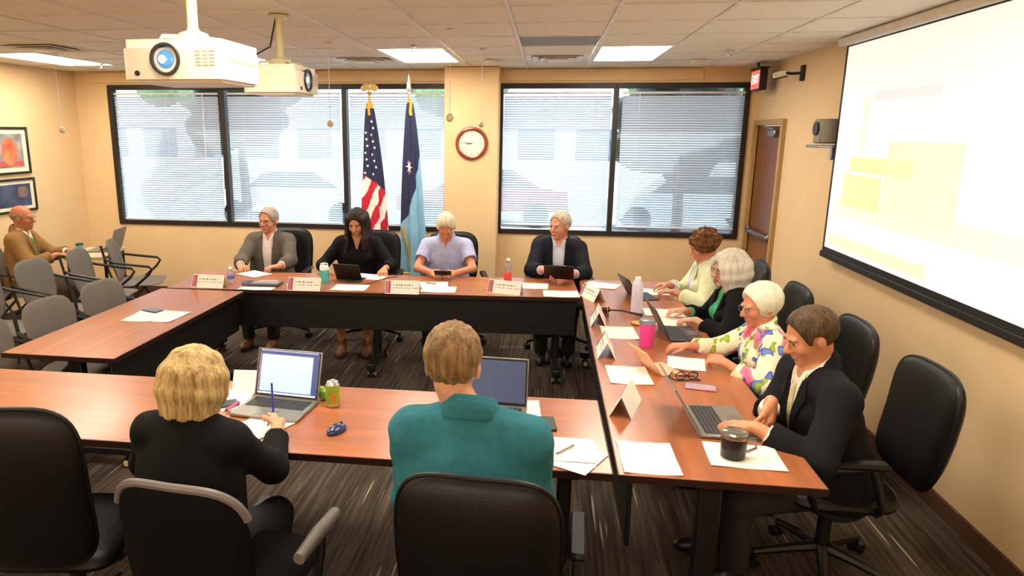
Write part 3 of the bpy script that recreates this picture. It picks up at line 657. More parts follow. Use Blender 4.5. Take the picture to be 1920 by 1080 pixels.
# ---------------------------------------------------------------- implicit-surface modeller for people
def V(*a): return np.array(a if len(a) > 1 else a[0], dtype=np.float64)
def nrm(v): v = np.asarray(v, float); return v/(np.linalg.norm(v)+1e-9)
class SDF:
    def __init__(s, lo, hi, coarse, fine=None, regions=()):
        s.ax = []
        for k in range(3):
            out = [lo[k]]
            while out[-1] < hi[k]:
                x = out[-1]; st_ = fine if fine and any(r[0][k]-.01 <= x <= r[1][k] for r in regions) else coarse; out.append(x+st_)
            s.ax.append(np.array(out, dtype=np.float32))
        s.F = np.full([len(a) for a in s.ax], .3, dtype=np.float32)
    def sub(s, lo, hi):
        sl = []
        for k in range(3):
            a = s.ax[k]; i0 = max(0, int(np.searchsorted(a, lo[k]))-1); i1 = min(len(a), int(np.searchsorted(a, hi[k]))+1); sl.append(slice(i0, max(i1, i0+1)))
        return tuple(sl), s.ax[0][sl[0]][:, None, None], s.ax[1][sl[1]][None, :, None], s.ax[2][sl[2]][None, None, :]
    def put(s, sl, d, k, op):
        f = s.F[sl]
        if op == 'u':
            if k <= 0: s.F[sl] = np.minimum(f, d); return
            h = np.clip(k-np.abs(f-d), 0, None)/k; s.F[sl] = np.minimum(f, d)-h*h*k*.25
        else:
            d = -d
            if k <= 0: s.F[sl] = np.maximum(f, d); return
            h = np.clip(k-np.abs(f-d), 0, None)/k; s.F[sl] = np.maximum(f, d)+h*h*k*.25
    def cap(s, a, b, ra, rb=None, k=.02, op='u', sq=None):
        a = V(a); b = V(b); rb = ra if rb is None else rb; m = max(ra, rb)+.05
        sl, x, y, z = s.sub(np.minimum(a, b)-m, np.maximum(a, b)+m)
        d = b-a; L2 = float(d@d)+1e-12
        px, py, pz = x-a[0], y-a[1], z-a[2]
        t = np.clip((px*d[0]+py*d[1]+pz*d[2])/L2, 0, 1)
        qx, qy, qz = px-t*d[0], py-t*d[1], pz-t*d[2]
        r = ra+(rb-ra)*t
        if sq is not None:
            n, q = sq; c = (qx*n[0]+qy*n[1]+qz*n[2])*(q-1)
            qx, qy, qz = qx+c*n[0], qy+c*n[1], qz+c*n[2]
        s.put(sl, (np.sqrt(qx*qx+qy*qy+qz*qz)-r).astype(np.float32), k, op); return s
    def ell(s, c, r, B=None, k=.02, op='u'):
        c = V(c); r = V(r); m = max(r)+.05; B = np.eye(3) if B is None else B      # rows of B = axes
        sl, x, y, z = s.sub(c-m, c+m); px, py, pz = x-c[0], y-c[1], z-c[2]
        u = [(px*B[i][0]+py*B[i][1]+pz*B[i][2]) for i in range(3)]
        k0 = np.sqrt(sum((u[i]/r[i])**2 for i in range(3))); k1 = np.sqrt(sum((u[i]/(r[i]*r[i]))**2 for i in range(3)))+1e-6
        s.put(sl, (k0*(k0-1)/k1).astype(np.float32), k, op); return s
    def half(s, p, n, k=0.):      # remove everything on the side n points to
        x, y, z = s.ax[0][:, None, None], s.ax[1][None, :, None], s.ax[2][None, None, :]
        d = (x-p[0])*n[0]+(y-p[1])*n[1]+(z-p[2])*n[2]; s.put((slice(None),)*3, -d.astype(np.float32), k, 's'); return s
    def fn(s, f):                 # arbitrary change: F = f(F, x, y, z)
        s.F = f(s.F, s.ax[0][:, None, None], s.ax[1][None, :, None], s.ax[2][None, None, :]).astype(np.float32); return s
    def at(s, P):
        P = np.asarray(P, float); ix = []; fr = []
        for k in range(3):
            a = s.ax[k]; i = np.clip(np.searchsorted(a, P[:, k])-1, 0, len(a)-2); ix.append(i); fr.append(np.clip((P[:, k]-a[i])/(a[i+1]-a[i]), 0, 1))
        o = 0
        for dx in (0, 1):
            for dy in (0, 1):
                for dz in (0, 1):
                    w_ = (fr[0] if dx else 1-fr[0])*(fr[1] if dy else 1-fr[1])*(fr[2] if dz else 1-fr[2]); o = o+w_*s.F[ix[0]+dx, ix[1]+dy, ix[2]+dz]
        return o
    def mesh(s, name, mats, parent, mf=None, it=1):
        F = s.F; ins = F < 0; nx, ny, nz = F.shape
        F[0] = F[-1] = .1; F[:, 0] = F[:, -1] = .1; F[:, :, 0] = F[:, :, -1] = .1; ins = F < 0
        cnt = np.zeros((nx-1, ny-1, nz-1), np.int8)
        for dx in (0, 1):
            for dy in (0, 1):
                for dz in (0, 1): cnt += ins[dx:nx-1+dx, dy:ny-1+dy, dz:nz-1+dz]
        I = np.argwhere((cnt > 0) & (cnt < 8)); idx = -np.ones(cnt.shape, np.int64); idx[I[:, 0], I[:, 1], I[:, 2]] = np.arange(len(I))
        cor = np.array([(a, b, c) for a in (0, 1) for b in (0, 1) for c in (0, 1)])
        val = np.stack([F[I[:, 0]+c[0], I[:, 1]+c[1], I[:, 2]+c[2]] for c in cor], 1)
        acc = np.zeros((len(I), 3)); n = np.zeros(len(I))
        for i in range(8):
            for j in range(i+1, 8):
                if np.abs(cor[i]-cor[j]).sum() != 1: continue
                a, b = val[:, i], val[:, j]; m = (a < 0) != (b < 0); t = np.where(m, a/np.where(m, a-b, 1), 0)
                acc += np.where(m[:, None], cor[i]+t[:, None]*(cor[j]-cor[i]), 0); n += m
        fr = acc/np.maximum(n, 1)[:, None]
        P = np.stack([s.ax[k][I[:, k]]+fr[:, k]*(s.ax[k][I[:, k]+1]-s.ax[k][I[:, k]]) for k in range(3)], 1)
        Q = []
        for k in range(3):
            a, b = (k+1) % 3, (k+2) % 3
            A = [slice(0, -1)]*3; B_ = [slice(0, -1)]*3; A[k] = slice(0, -1); B_[k] = slice(1, None)
            A[a] = slice(1, -1); B_[a] = slice(1, -1); A[b] = slice(1, -1); B_[b] = slice(1, -1)
            i0, i1 = ins[tuple(A)], ins[tuple(B_)]; W_ = np.argwhere(i0 != i1); sgn = i0[W_[:, 0], W_[:, 1], W_[:, 2]]
            W_[:, a] += 1; W_[:, b] += 1
            def g(da, db):
                w_ = W_.copy(); w_[:, a] -= da; w_[:, b] -= db; return idx[w_[:, 0], w_[:, 1], w_[:, 2]]
            q = np.stack([g(1, 1), g(0, 1), g(0, 0), g(1, 0)], 1); q[~sgn] = q[~sgn][:, ::-1]; Q.append(q)
        Q = np.concatenate(Q)
        for _ in range(it):
            S_ = np.zeros_like(P); nn = np.zeros(len(P))
            for i in range(4):
                a, b = Q[:, i], Q[:, (i+1) % 4]
                for k in range(3): S_[:, k] += np.bincount(a, P[b, k], len(P))+np.bincount(b, P[a, k], len(P))
                nn += np.bincount(a, minlength=len(P))+np.bincount(b, minlength=len(P))
            P = .4*P+.6*S_/np.maximum(nn, 1)[:, None]
        return qmesh(name, P, Q, mats, parent, mf)
def qmesh(name, P, Q, mats, parent, mf=None):
    me = bpy.data.meshes.new(name); me.vertices.add(len(P)); me.vertices.foreach_set('co', P.astype(np.float32).ravel())
    me.loops.add(Q.size); me.loops.foreach_set('vertex_index', Q.astype(np.int32).ravel()); me.polygons.add(len(Q))
    me.polygons.foreach_set('loop_start', np.arange(0, Q.size, Q.shape[1], dtype=np.int32))
    for m in (mats if isinstance(mats, (list, tuple)) else [mats]): me.materials.append(m)
    if mf is not None: me.polygons.foreach_set('material_index', mf(P[Q].mean(1)).astype(np.int32))
    me.update(calc_edges=True); me.shade_smooth(); return link(name, me, parent)

def rot3(yaw, pitch, roll):      # rows: right, forward, up of a head; yaw>0 turns to the person's left, pitch>0 looks down
    cy, sy, cp, sp, cr, sr = math.cos(yaw), math.sin(yaw), math.cos(pitch), math.sin(pitch), math.cos(roll), math.sin(roll)
    f = V(-sy*cp, cy*cp, -sp); r = V(cy, sy, 0); u = np.cross(r, f); r2_ = r*cr+u*sr; return np.array([r2_, f, np.cross(r2_, f)])

def person(label, loc, rz, skin, hair, top, hands, seat=.47, lean=.08, s=1., sw=1., girth=1., hs=1., hyaw=0, hpitch=.1, hroll=0, hoff=(0, 0, 0), twist=0., legs='#1b1a1c', shoes='#1a1512', vf=.0055, glasses=None, knees=.13, brow='#6b5a48', lips='#b5705c', elbow=(1., 1.), mouth=0, bust=0., group=None, legfwd=(0, 0), bare=False):
    root = thing('person', label, 'person', (loc[0], loc[1], 0), rz); ca, sa = math.cos(rz), math.sin(rz)
    def L(p): dx, dy = p[0]-loc[0], p[1]-loc[1]; return V(ca*dx+sa*dy, -sa*dx+ca*dy, p[2])
    hip = V(0, 0, seat+.09); up = V(0, math.sin(lean), math.cos(lean)); rt = V(math.cos(twist), math.sin(twist), 0); fw = nrm(np.cross(up, rt)); up_ = up
    Nk = hip+up*.50*s; Ch = hip+up*.32*s; Wa = hip+up*.13*s
    SH = [Nk-up*.055*s+rt*(sg*.168*s*sw) for sg in (-1, 1)]
    Hc = Nk+up*.045*s+V(0, .035, .115)*s+V(hoff); B = rot3(R(hyaw), R(hpitch), R(hroll)); k_ = hs*s
    def H(x, y, z): return Hc+k_*(x*B[0]+y*B[1]+z*B[2])
    # arms
    wr = []; el = []; hd = []
    for i, sg in enumerate((-1, 1)):
        h = hands[i]; w_ = L(h['w']); S0 = SH[i]; l1, l2 = .285*s, .255*s; d = w_-S0; D = np.linalg.norm(d)
        if D > (l1+l2)*.985: w_ = S0+d/D*(l1+l2)*.985; d = w_-S0; D = np.linalg.norm(d)
        a = (l1*l1-l2*l2+D*D)/(2*D); hh = math.sqrt(max(1e-6, l1*l1-a*a)); dn = d/D
        pole = V(sg*.75*elbow[i], -.25, -.8) if 'pole' not in h else V(h['pole']); pole = nrm(pole-dn*(pole@dn)); el.append(S0+dn*a+pole*hh); wr.append(w_)
        if 'd' in h: dd = V(h['d']); dd = V(ca*dd[0]+sa*dd[1], -sa*dd[0]+ca*dd[1], dd[2])
        else: dd = w_-el[i]; dd = V(dd[0], dd[1], min(.0, dd[2]*.5))
        pn = V(h.get('n', (0, 0, -1))); pn = V(ca*pn[0]+sa*pn[1], -sa*pn[0]+ca*pn[1], pn[2]); dd = nrm(dd); pn = nrm(pn-dd*(pn@dd)); hd.append((dd, pn, h.get('curl', .35)))
    pts = np.array([hip, Nk]+SH+wr+el+[Hc+V(0, 0, .2)]); kneez = seat+.03
    kn = [V(sg*knees, .44*s, kneez) for sg in (-1, 1)]; an = [V(sg*(knees-.01), .42*s+legfwd[i], .09) for i, sg in enumerate((-1, 1))]
    pts = np.vstack([pts, kn, an]); lo = pts.min(0)-.2; hi = pts.max(0)+.22
    reg = [(Hc-V(.13, .15, .17)*k_, Hc+V(.13, .15, .16)*k_)]+[(np.minimum(w_, w_+d*.17)-.05, np.maximum(w_, w_+d*.17)+.05) for w_, (d, _, _) in zip(wr, hd)]
    f = SDF(lo, hi, .012, vf, reg)
    # head
    f.ell(H(0, -.014, .03), V(.075, .098, .088)*k_, B, .02); f.ell(H(0, .028, -.03), V(.06, .064, .08)*k_, B, .03)
    f.ell(H(0, .036, -.078), V(.046, .048, .036)*k_, B, .02); f.ell(H(0, .076, -.1), V(.02, .016, .016)*k_, B, .015)
    for sg in (-1, 1):
        f.ell(H(sg*.036, .062, -.032), V(.024, .024, .026)*k_, B, .02)
        f.ell(H(sg*.033, .102, .0), V(.019, .018, .012)*k_, B, .012, 's')
        f.ell(H(sg*.078, -.008, -.012), V(.01, .02, .032)*k_, B, .008); f.ell(H(sg*.011, .1, -.036), V(.009, .011, .008)*k_, B, .006)
    f.cap(H(-.036, .082, .02), H(.036, .082, .02), .011*k_, k=.012)
    f.cap(H(0, .09, .008), H(0, .113, -.03), .009*k_, .0135*k_, k=.008)
    f.cap(H(-.02, .089, -.062), H(.02, .089, -.062), .0052*k_, k=.008); f.cap(H(-.016, .089, -.073), H(.016, .089, -.073), .0058*k_, k=.008)
    f.cap(H(-.02, .101, -.0675), H(.02, .101, -.0675), .0022*k_, k=.003, op='s')
    f.cap(H(0, -.025, -.06), Nk-up*.02, .053*k_, .06*s, k=.025)
    # trunk, arms, legs
    q = (fw, 1.35)
    f.cap(hip-rt*.07, hip+rt*.07, .115*s*girth, k=.04); f.cap(hip, Ch, .135*s*girth, .145*s, k=.05, sq=(fw, 1.25)); f.cap(Ch, Ch+up*.09*s, .145*s, .12*s, k=.05, sq=q)
    for i in (0, 1):
        f.cap(Nk-up*.01, SH[i], .045*s, .052*s, k=.05); f.cap(SH[i], el[i], .048*s, .04*s, k=.03); f.cap(el[i], wr[i], .04*s, .027*s, k=.015, sq=None)
        f.cap(hip+rt*(.09 if i else -.09), kn[i], .078*s, .055*s, k=.03); f.cap(kn[i], an[i], .054*s, .036*s, k=.02)
        hand_sdf(f, wr[i], hd[i], 1 if i else -1, s, hands[i])
    lm = mat('lips_'+lips, lips, .4)
    def mf(P):
        p = (P-Hc)@B.T/k_; l_ = (np.abs(p[:, 0]) < .023-.25*np.abs(p[:, 2]+.0675)) & (p[:, 1] > .075) & (np.abs(p[:, 2]+.0675) < .0115*(1-.6*(p[:, 0]/.03)**2))
        return l_.astype(np.int32)
    f.mesh('body', [mat('skin_'+skin, skin, .48, var=.07, scale=30, bump=.04, bscale=300), lm], root, mf)
    # eyes and brows
    ew, ei = mat('eye_white', '#cfc4b8', .3), mat('eye_dark', '#2c1f18', .2)
    for sg in (-1, 1):
        e = MB(); e.lathe([(.0005, -.0115), (.006, -.0098), (.01, -.0058), (.0115, 0), (.01, .0058), (.0075, .0087)], 14); o_ = len(e.f); e.lathe([(.0076, .0086), (.004, .0111), (.0004, .0117)], 14)
        for i in range(o_, len(e.f)): e.mi[i] = 1
        eo = e.build('eye', [ew, ei], root); Bm = Matrix((Vector(B[0]), -Vector(B[2]), Vector(B[1]))).transposed().to_4x4(); eo.matrix_local = Matrix.Translation(Vector(H(sg*.031, .0765, .001))) @ Bm @ Matrix.Scale(k_, 4)
        MB().tube([H(sg*.017, .0955, .017), H(sg*.032, .095, .0215), H(sg*.047, .083, .017)], [.0028*k_, .0036*k_, .002*k_], 6).build('eyebrow', mat('brow_'+brow, brow, .8), root)
    if glasses:
        g = MB(); gm = mat('glasses_'+glasses, glasses, .3, metal=.3)
        for sg in (-1, 1):
            g.tube([H(sg*.033+.024*math.cos(a), .104-.004*abs(math.cos(a)), -.002+.019*math.sin(a)) for a in [2*math.pi*i/18 for i in range(18)]], .0017*k_, 5, closed=True)
            g.tube([H(sg*.057, .101, .004), H(sg*.078, .05, .006), H(sg*.083, -.01, .004)], .0018*k_, 5)
        g.tube([H(-.01, .106, .004), H(0, .109, .007), H(.01, .106, .004)], .0017*k_, 5); g.build('glasses', gm, root)
    # trousers and shoes
    pants(root, hip, rt, kn, an, s, girth, legs, shoes, bare)
    ctx = dict(root=root, hip=hip, up=up, rt=rt, fw=fw, Nk=Nk, Ch=Ch, SH=SH, el=el, wr=wr, H=H, Hc=Hc, B=B, s=s, k=k_, girth=girth, bust=bust, lo=lo, hi=hi)
    clothe(ctx, **top); make_hair(ctx, **hair); return root

def hand_sdf(f, w_, hd, side, s, spec):
    d, n, curl = hd; x = np.cross(d, n)*side          # x points to the thumb side
    x = -x if spec.get('flip') else x
    f.cap(w_, w_+d*.03*s, .026*s, .027*s, k=.012, sq=(n, 1.35))
    kb = w_+d*.085*s
    f.cap(w_+d*.045*s+x*.016*s, kb+x*.018*s, .021*s, .018*s, k=.016, sq=(n, 1.35)); f.cap(w_+d*.045*s-x*.014*s, kb-x*.024*s, .02*s, .016*s, k=.016, sq=(n, 1.35))
    for i, (o, ln) in enumerate(((.031, .07), (.0105, .078), (-.0105, .073), (-.031, .056))):
        b0 = kb+x*o*s; a = curl*(1+.12*i); d1 = nrm(d*math.cos(a*.9)+n*math.sin(a*.9)+x*(.12-.08*i)); d2 = nrm(d*math.cos(a*2.1)+n*math.sin(a*2.1)); d3 = nrm(d*math.cos(a*3.)+n*math.sin(a*3.))
        p1 = b0+d1*ln*.46*s; p2 = p1+d2*ln*.32*s; p3 = p2+d3*ln*.24*s
        f.cap(b0-d*.01, p1, .0092*s, .0085*s, k=.004); f.cap(p1, p2, .0085*s, .008*s, k=.003); f.cap(p2, p3, .008*s, .0068*s, k=.003)
    t0 = w_+d*.025*s+x*.024*s; t1 = t0+nrm(x*.75+d*.75+n*.35)*.04*s; t2 = t1+nrm(d*.95+x*.2+n*.3*(1+curl))*.034*s; t3 = t2+nrm(d+n*.3*(1+curl))*.022*s
    f.cap(t0, t1, .014*s, .0115*s, k=.012); f.cap(t1, t2, .011*s, .0095*s, k=.004); f.cap(t2, t3, .0095*s, .008*s, k=.003)

def pants(root, hip, rt, kn, an, s, girth, col, shoes, bare):
    pts = np.array([hip]+kn+an); f = SDF(pts.min(0)-.2, pts.max(0)+.2, .014)
    f.cap(hip-rt*.075, hip+rt*.075, .128*s*girth, k=.05)
    for i in (0, 1):
        f.cap(hip+rt*(.09 if i else -.09), kn[i], .093*s, .07*s, k=.03)
        if not bare: f.cap(kn[i], an[i]-V(0, 0, .0), .07*s, .06*s, k=.03)
    f.half(V(0, 0, .075), V(0, 0, -1)); f.mesh('skirt' if bare else 'trousers', mat('trousers_'+col, col, .8, bump=.1, bscale=60), root)
    for i in (0, 1):
        a = an[i]; g = SDF(V(a[0]-.09, a[1]-.12, -.02), V(a[0]+.09, a[1]+.26, .2), .008)
        g.ell(V(a[0], a[1]+.005, .05), V(.042, .055, .055), k=.03); g.ell(V(a[0], a[1]+.11, .035), V(.044, .095, .04), k=.03); g.cap(V(a[0], a[1], .05), V(a[0], a[1]-.005, .11 if not bare else .14), .038, .042, k=.02); g.half(V(0, 0, .002), V(0, 0, -1))
        g.mesh('shoe', mat('shoe_'+shoes, shoes, .4), root)

def noise3(x, y, z, fq, ph=0.):
    return (np.sin(x*fq+1.3*np.sin(y*fq*.7+ph)+ph)+np.sin(y*fq*1.1+1.1*np.sin(z*fq*.8+2*ph))+np.sin(z*fq*.9+1.2*np.sin(x*fq*.6+3*ph)))/3

def torso(f, c, g, sleeve, cuff=0., fold=.004, neck=True):
    # g: cloth thickness over the body; sleeve 0..2 (1 = elbow, 2 = wrist)
    s, up, fw, rt = c['s'], c['up'], c['fw'], c['rt']; hip, Ch, Nk = c['hip'], c['Ch'], c['Nk']
    f.cap(hip-rt*.08+up*.02, hip+rt*.08+up*.02, .115*s*c['girth']+g, k=.05); f.cap(hip+up*.05, Ch, .137*s*c['girth']+g, .148*s+g, k=.06, sq=(fw, 1.22)); f.cap(Ch, Ch+up*.09*s, .15*s+g, .125*s+g, k=.05, sq=(fw, 1.32))
    for i, sg in enumerate((-1, 1)):
        S_ = Nk+(c['SH'][i]-Nk)*.8-up*.03*s; f.cap(S_, hip+rt*(sg*.085*s)+up*.08*s, .062*s+g, .1*s*c['girth']+g, k=.07, sq=(fw, 1.12))
    if c['bust']:
        for sg in (-1, 1): f.ell(Ch+up*.02*s+rt*sg*.07*s+fw*(.085+c['bust'])*s, V(.062, .05, .06)*s, None, .05)
    for i in (0, 1):
        S0, E, W_ = c['SH'][i], c['el'][i], c['wr'][i]
        f.cap(Nk-up*.02*s, S0, .045*s+g, .05*s+g*.8, k=.05)
        if sleeve <= 1: f.cap(S0, S0+(E-S0)*sleeve, .056*s+g, .054*s+g*1.3, k=.03)
        else:
            e = E+(W_-E)*(sleeve-1); f.cap(S0, E, .05*s+g, .046*s+g, k=.04); f.cap(E, e, .047*s+g, .034*s+g*.9+cuff, k=.02)
    if fold:
        ph = float(Nk[0]*7+c['Hc'][1]*5)
        f.fn(lambda F, x, y, z: F+fold*noise3(x, y, z, 34., ph)+fold*.6*noise3(x, y, z, 75., ph+1))
    for i in (0, 1):       # flat sleeve end
        S0, E, W_ = c['SH'][i], c['el'][i], c['wr'][i]
        a, b = (S0, E) if sleeve <= 1 else (E, W_); t = sleeve if sleeve <= 1 else sleeve-1; d = nrm(b-a); e = a+(b-a)*t
        f.cap(e+d*.035, e+d*.2, .085, .085, k=.0, op='s')
    return f

def chest_uvw(c, P): q = np.asarray(P, float)-c['Nk']; return q@c['rt'], q@c['up'], q@c['fw']
def patch(c, f, name, m, poly, off=.006, n=14, thick=.004):
    # a flat piece (lapel, tie, collar leaf): rows of [v, u_left, u_right] on the chest, laid on the surface of f
    rows = []
    vs_ = [p[0] for p in poly]
    for j in range(n+1):
        v = vs_[0]+(vs_[-1]-vs_[0])*j/n; k = 0
        while k < len(poly)-2 and (v-poly[k+1][0])*(poly[-1][0]-poly[0][0]) > 0: k += 1
        t = (v-poly[k][0])/(poly[k+1][0]-poly[k][0]); ul = poly[k][1]+(poly[k+1][1]-poly[k][1])*t; ur = poly[k][2]+(poly[k+1][2]-poly[k][2])*t
        rows.append([(v, ul+(ur-ul)*i/6) for i in range(7)])
    uv = np.array(rows).reshape(-1, 2); base = c['Nk']+np.outer(uv[:, 1], c['rt'])*c['s']+np.outer(uv[:, 0], c['up'])*c['s']
    ws = np.linspace(.165, -.12, 140); hit = np.full(len(uv), -.05); done = np.zeros(len(uv), bool)
    for w_ in ws:
        d = f.at(base+w_*c['fw']); new = (d < 0) & ~done; hit[new] = w_; done |= new
    hit = np.maximum(hit, np.median(hit)-.08)
    hs_ = hit.reshape(n+1, 7)
    for _ in range(2): hs_[1:-1] = (hs_[:-2]+2*hs_[1:-1]+hs_[2:])/4
    hit = hs_.ravel()
    A = base+np.outer(hit+off, c['fw']); Bk = base+np.outer(hit+off-thick, c['fw']); nv = len(A); mb = MB(); v = [tuple(p) for p in np.vstack([A, Bk])]; fs = []
    for j in range(n):
        for i in range(6):
            a = j*7+i; fs.append((a, a+1, a+8, a+7)); fs.append((nv+a, nv+a+7, nv+a+8, nv+a+1))
    for j in range(n):
        for i in (0, 6): a = j*7+i; fs.append((a, a+7, nv+a+7, nv+a))
    for j in (0, n):
        for i in range(6): a = j*7+i; fs.append((a, a+1, nv+a+1, nv+a))
    mb.add(v, fs); return mb.build(name, m, c['root'], True, 60)

def collar_ring(f, c, r, rise, rad, front, back=1., k=.01, drop=.02):
    s = c['s']; P = []
    for i in range(24):
        a = 2*math.pi*i/24; fr = math.sin(a)                           # +1 front
        P.append(c['Nk']+c['rt']*(math.cos(a)*r*s)+c['fw']*((fr*r*1.0+.008)*s)+c['up']*((rise-(fr+1)*.5*drop)*s))
    for i in range(24):
        a = 2*math.pi*i/24; fr = math.sin(a)
        if fr > front: continue
        b = 2*math.pi*(i+1)/24
        if math.sin(b) > front: continue
        f.cap(P[i], P[(i+1) % 24], rad*s, k=k, sq=(c['up'], .55))

def clothe(c, kind, col, shirt=None, sleeve=None, vdepth=.3, vw=.055, tie=None, fold=.004, m=None, collar=True, mshirt=None):
    s = c['s']; lo, hi = c['lo'].copy(), c['hi'].copy(); lo[2] = c['hip'][2]-.16; hi[2] = c['Nk'][2]+.12
    cm = m or mat('cloth_'+col, col, .85, var=.1, scale=50, bump=.12, bscale=240, spec=.25)
    def vcut(f, depth, w_, gap=0.):
        def g(F, x, y, z):
            px, py, pz = x-c['Nk'][0], y-c['Nk'][1], z-c['Nk'][2]
            u = px*c['rt'][0]+py*c['rt'][1]+pz*c['rt'][2]; v = px*c['up'][0]+py*c['up'][1]+pz*c['up'][2]; w2 = px*c['fw'][0]+py*c['fw'][1]+pz*c['fw'][2]
            hw = np.clip((v/s+depth)/depth, 0, 1.4)*w_*s+np.where(v/s < -depth, gap, 0.)
            d = np.maximum(np.abs(u)-hw, -(w2-.03)); d = np.where(v/s < -depth, d if gap else .2, d)
            return np.maximum(F, -d)
        f.fn(g)
    if kind == 'jacket':
        sh = SDF(lo, hi, .009); torso(sh, c, .006, 1.97, 0, .002); collar_ring(sh, c, .066, .068, .013, .97, drop=.07, k=.008)
        sm_ = mshirt or mat('shirt_'+shirt, shirt, .8, var=.04, bump=.08, bscale=200)
        sh.cap(c['Nk']+c['up']*.02, c['Nk']+c['up']*.16*s, .058*s, .062*s, k=.0, op='s'); vcut(sh, .05 if not tie else .012, .02)
        sh.mesh('shirt', sm_, c['root'])
        f = SDF(lo, hi, .009); torso(f, c, .022, 1.9, .004, fold); collar_ring(f, c, .085, .05, .018, .3, drop=.09)
        f.cap(c['Nk']+c['up']*.0, c['Nk']+c['up']*.16*s, .066*s, .07*s, k=.0, op='s'); vcut(f, vdepth, vw, .004); f.mesh('jacket', cm, c['root'])
        prof = [(.062, .035), (.068, .058), (.076, .064), (.086, .056), (.096, .03), (.106, -.004), (.103, -.008), (.092, .02), (.08, .03)]
        def cg(u, v):
            a = math.pi*(-.5)+(u-.5)*R(250); r_, z_ = prof[min(8, int(round(v*8)))]; fr = math.sin(a); dn_ = .05*max(0., (fr+.25))
            return tuple(c['Nk']+c['rt']*(math.cos(a)*r_*1.02*s)+c['fw']*((fr*r_+.004)*s)+c['up']*((z_+.03-dn_-.03*(1+fr))*s))
        MB().grid(cg, 36, 8).build('jacket_collar', cm, c['root'], True, 60)
        for sg in (-1, 1):
            q = lambda a, b: (a, b) if sg > 0 else (-b, -a)
            patch(c, f, 'lapel', cm, [(-.0, *q(vw*1.0, vw+.028)), (-.06, *q(vw*.82, vw*.8+.055)), (-.09, *q(vw*.72, vw*.7+.066)), (-.1, *q(vw*.7, vw*.68+.045)), (-vdepth, *q(.004, .014))], off=.011, thick=.006)
            patch(c, sh, 'collar_leaf', sm_, [(.045, *q(.022, .06)), (-.01, *q(.012, .052)), (-.045, *q(.03, .036))], off=.007, n=6)
        if tie: patch(c, sh, 'tie', mat('tie_'+tie, tie, .5, var=.2, scale=60), [(.0, -.017, .017), (-.035, -.011, .011), (-.3, -.032, .032)], off=.009)
        else:
            for k in range(3): 
                P = c['Nk']-c['up']*(.11+.075*k)*s; w_ = .2
                while w_ > -.1 and sh.at((P+c['fw']*w_)[None])[0] > 0: w_ -= .004
                MB().lathe([(.006, 0), (.006, .003), (.001, .0035)], 10, X=Matrix.Translation(Vector(P+c['fw']*(w_+.001))) @ Matrix((Vector(c['rt']), -Vector(c['up']), Vector(c['fw']))).transposed().to_4x4()).build('button', mat('button_pearl', '#cfc8bd', .3), c['root'])
    else:
        f = SDF(lo, hi, .009); g = {'polo': .014, 'shirt': .014, 'knit': .016, 'blouse': .02}[kind]
        torso(f, c, g, sleeve, 0, fold)
        if collar: collar_ring(f, c, .07, .07, .015, .85, drop=.08, k=.008)
        else: collar_ring(f, c, .078, .045, .012, 2., drop=.07, k=.01)
        f.cap(c['Nk'], c['Nk']+c['up']*.16*s, .056*s, .066*s, k=.0, op='s'); f.cap(c['Nk']+c['up']*.03*s, c['Nk']+c['fw']*.12*s+c['up']*.06*s, .05*s, .06*s, k=.0, op='s')
        if vdepth: vcut(f, vdepth, vw)
        f.mesh('shirt' if kind in ('polo', 'shirt') else 'sweater' if kind == 'knit' else 'blouse', cm, c['root'])
        if collar:
            for sg in (-1, 1):
                q = lambda a, b: (a, b) if sg > 0 else (-b, -a)
                patch(c, f, 'collar_leaf', cm, [(.045, *q(.028, .07)), (-.01, *q(.014, .06)), (-.045, *q(.03, .04))], off=.006, n=6)

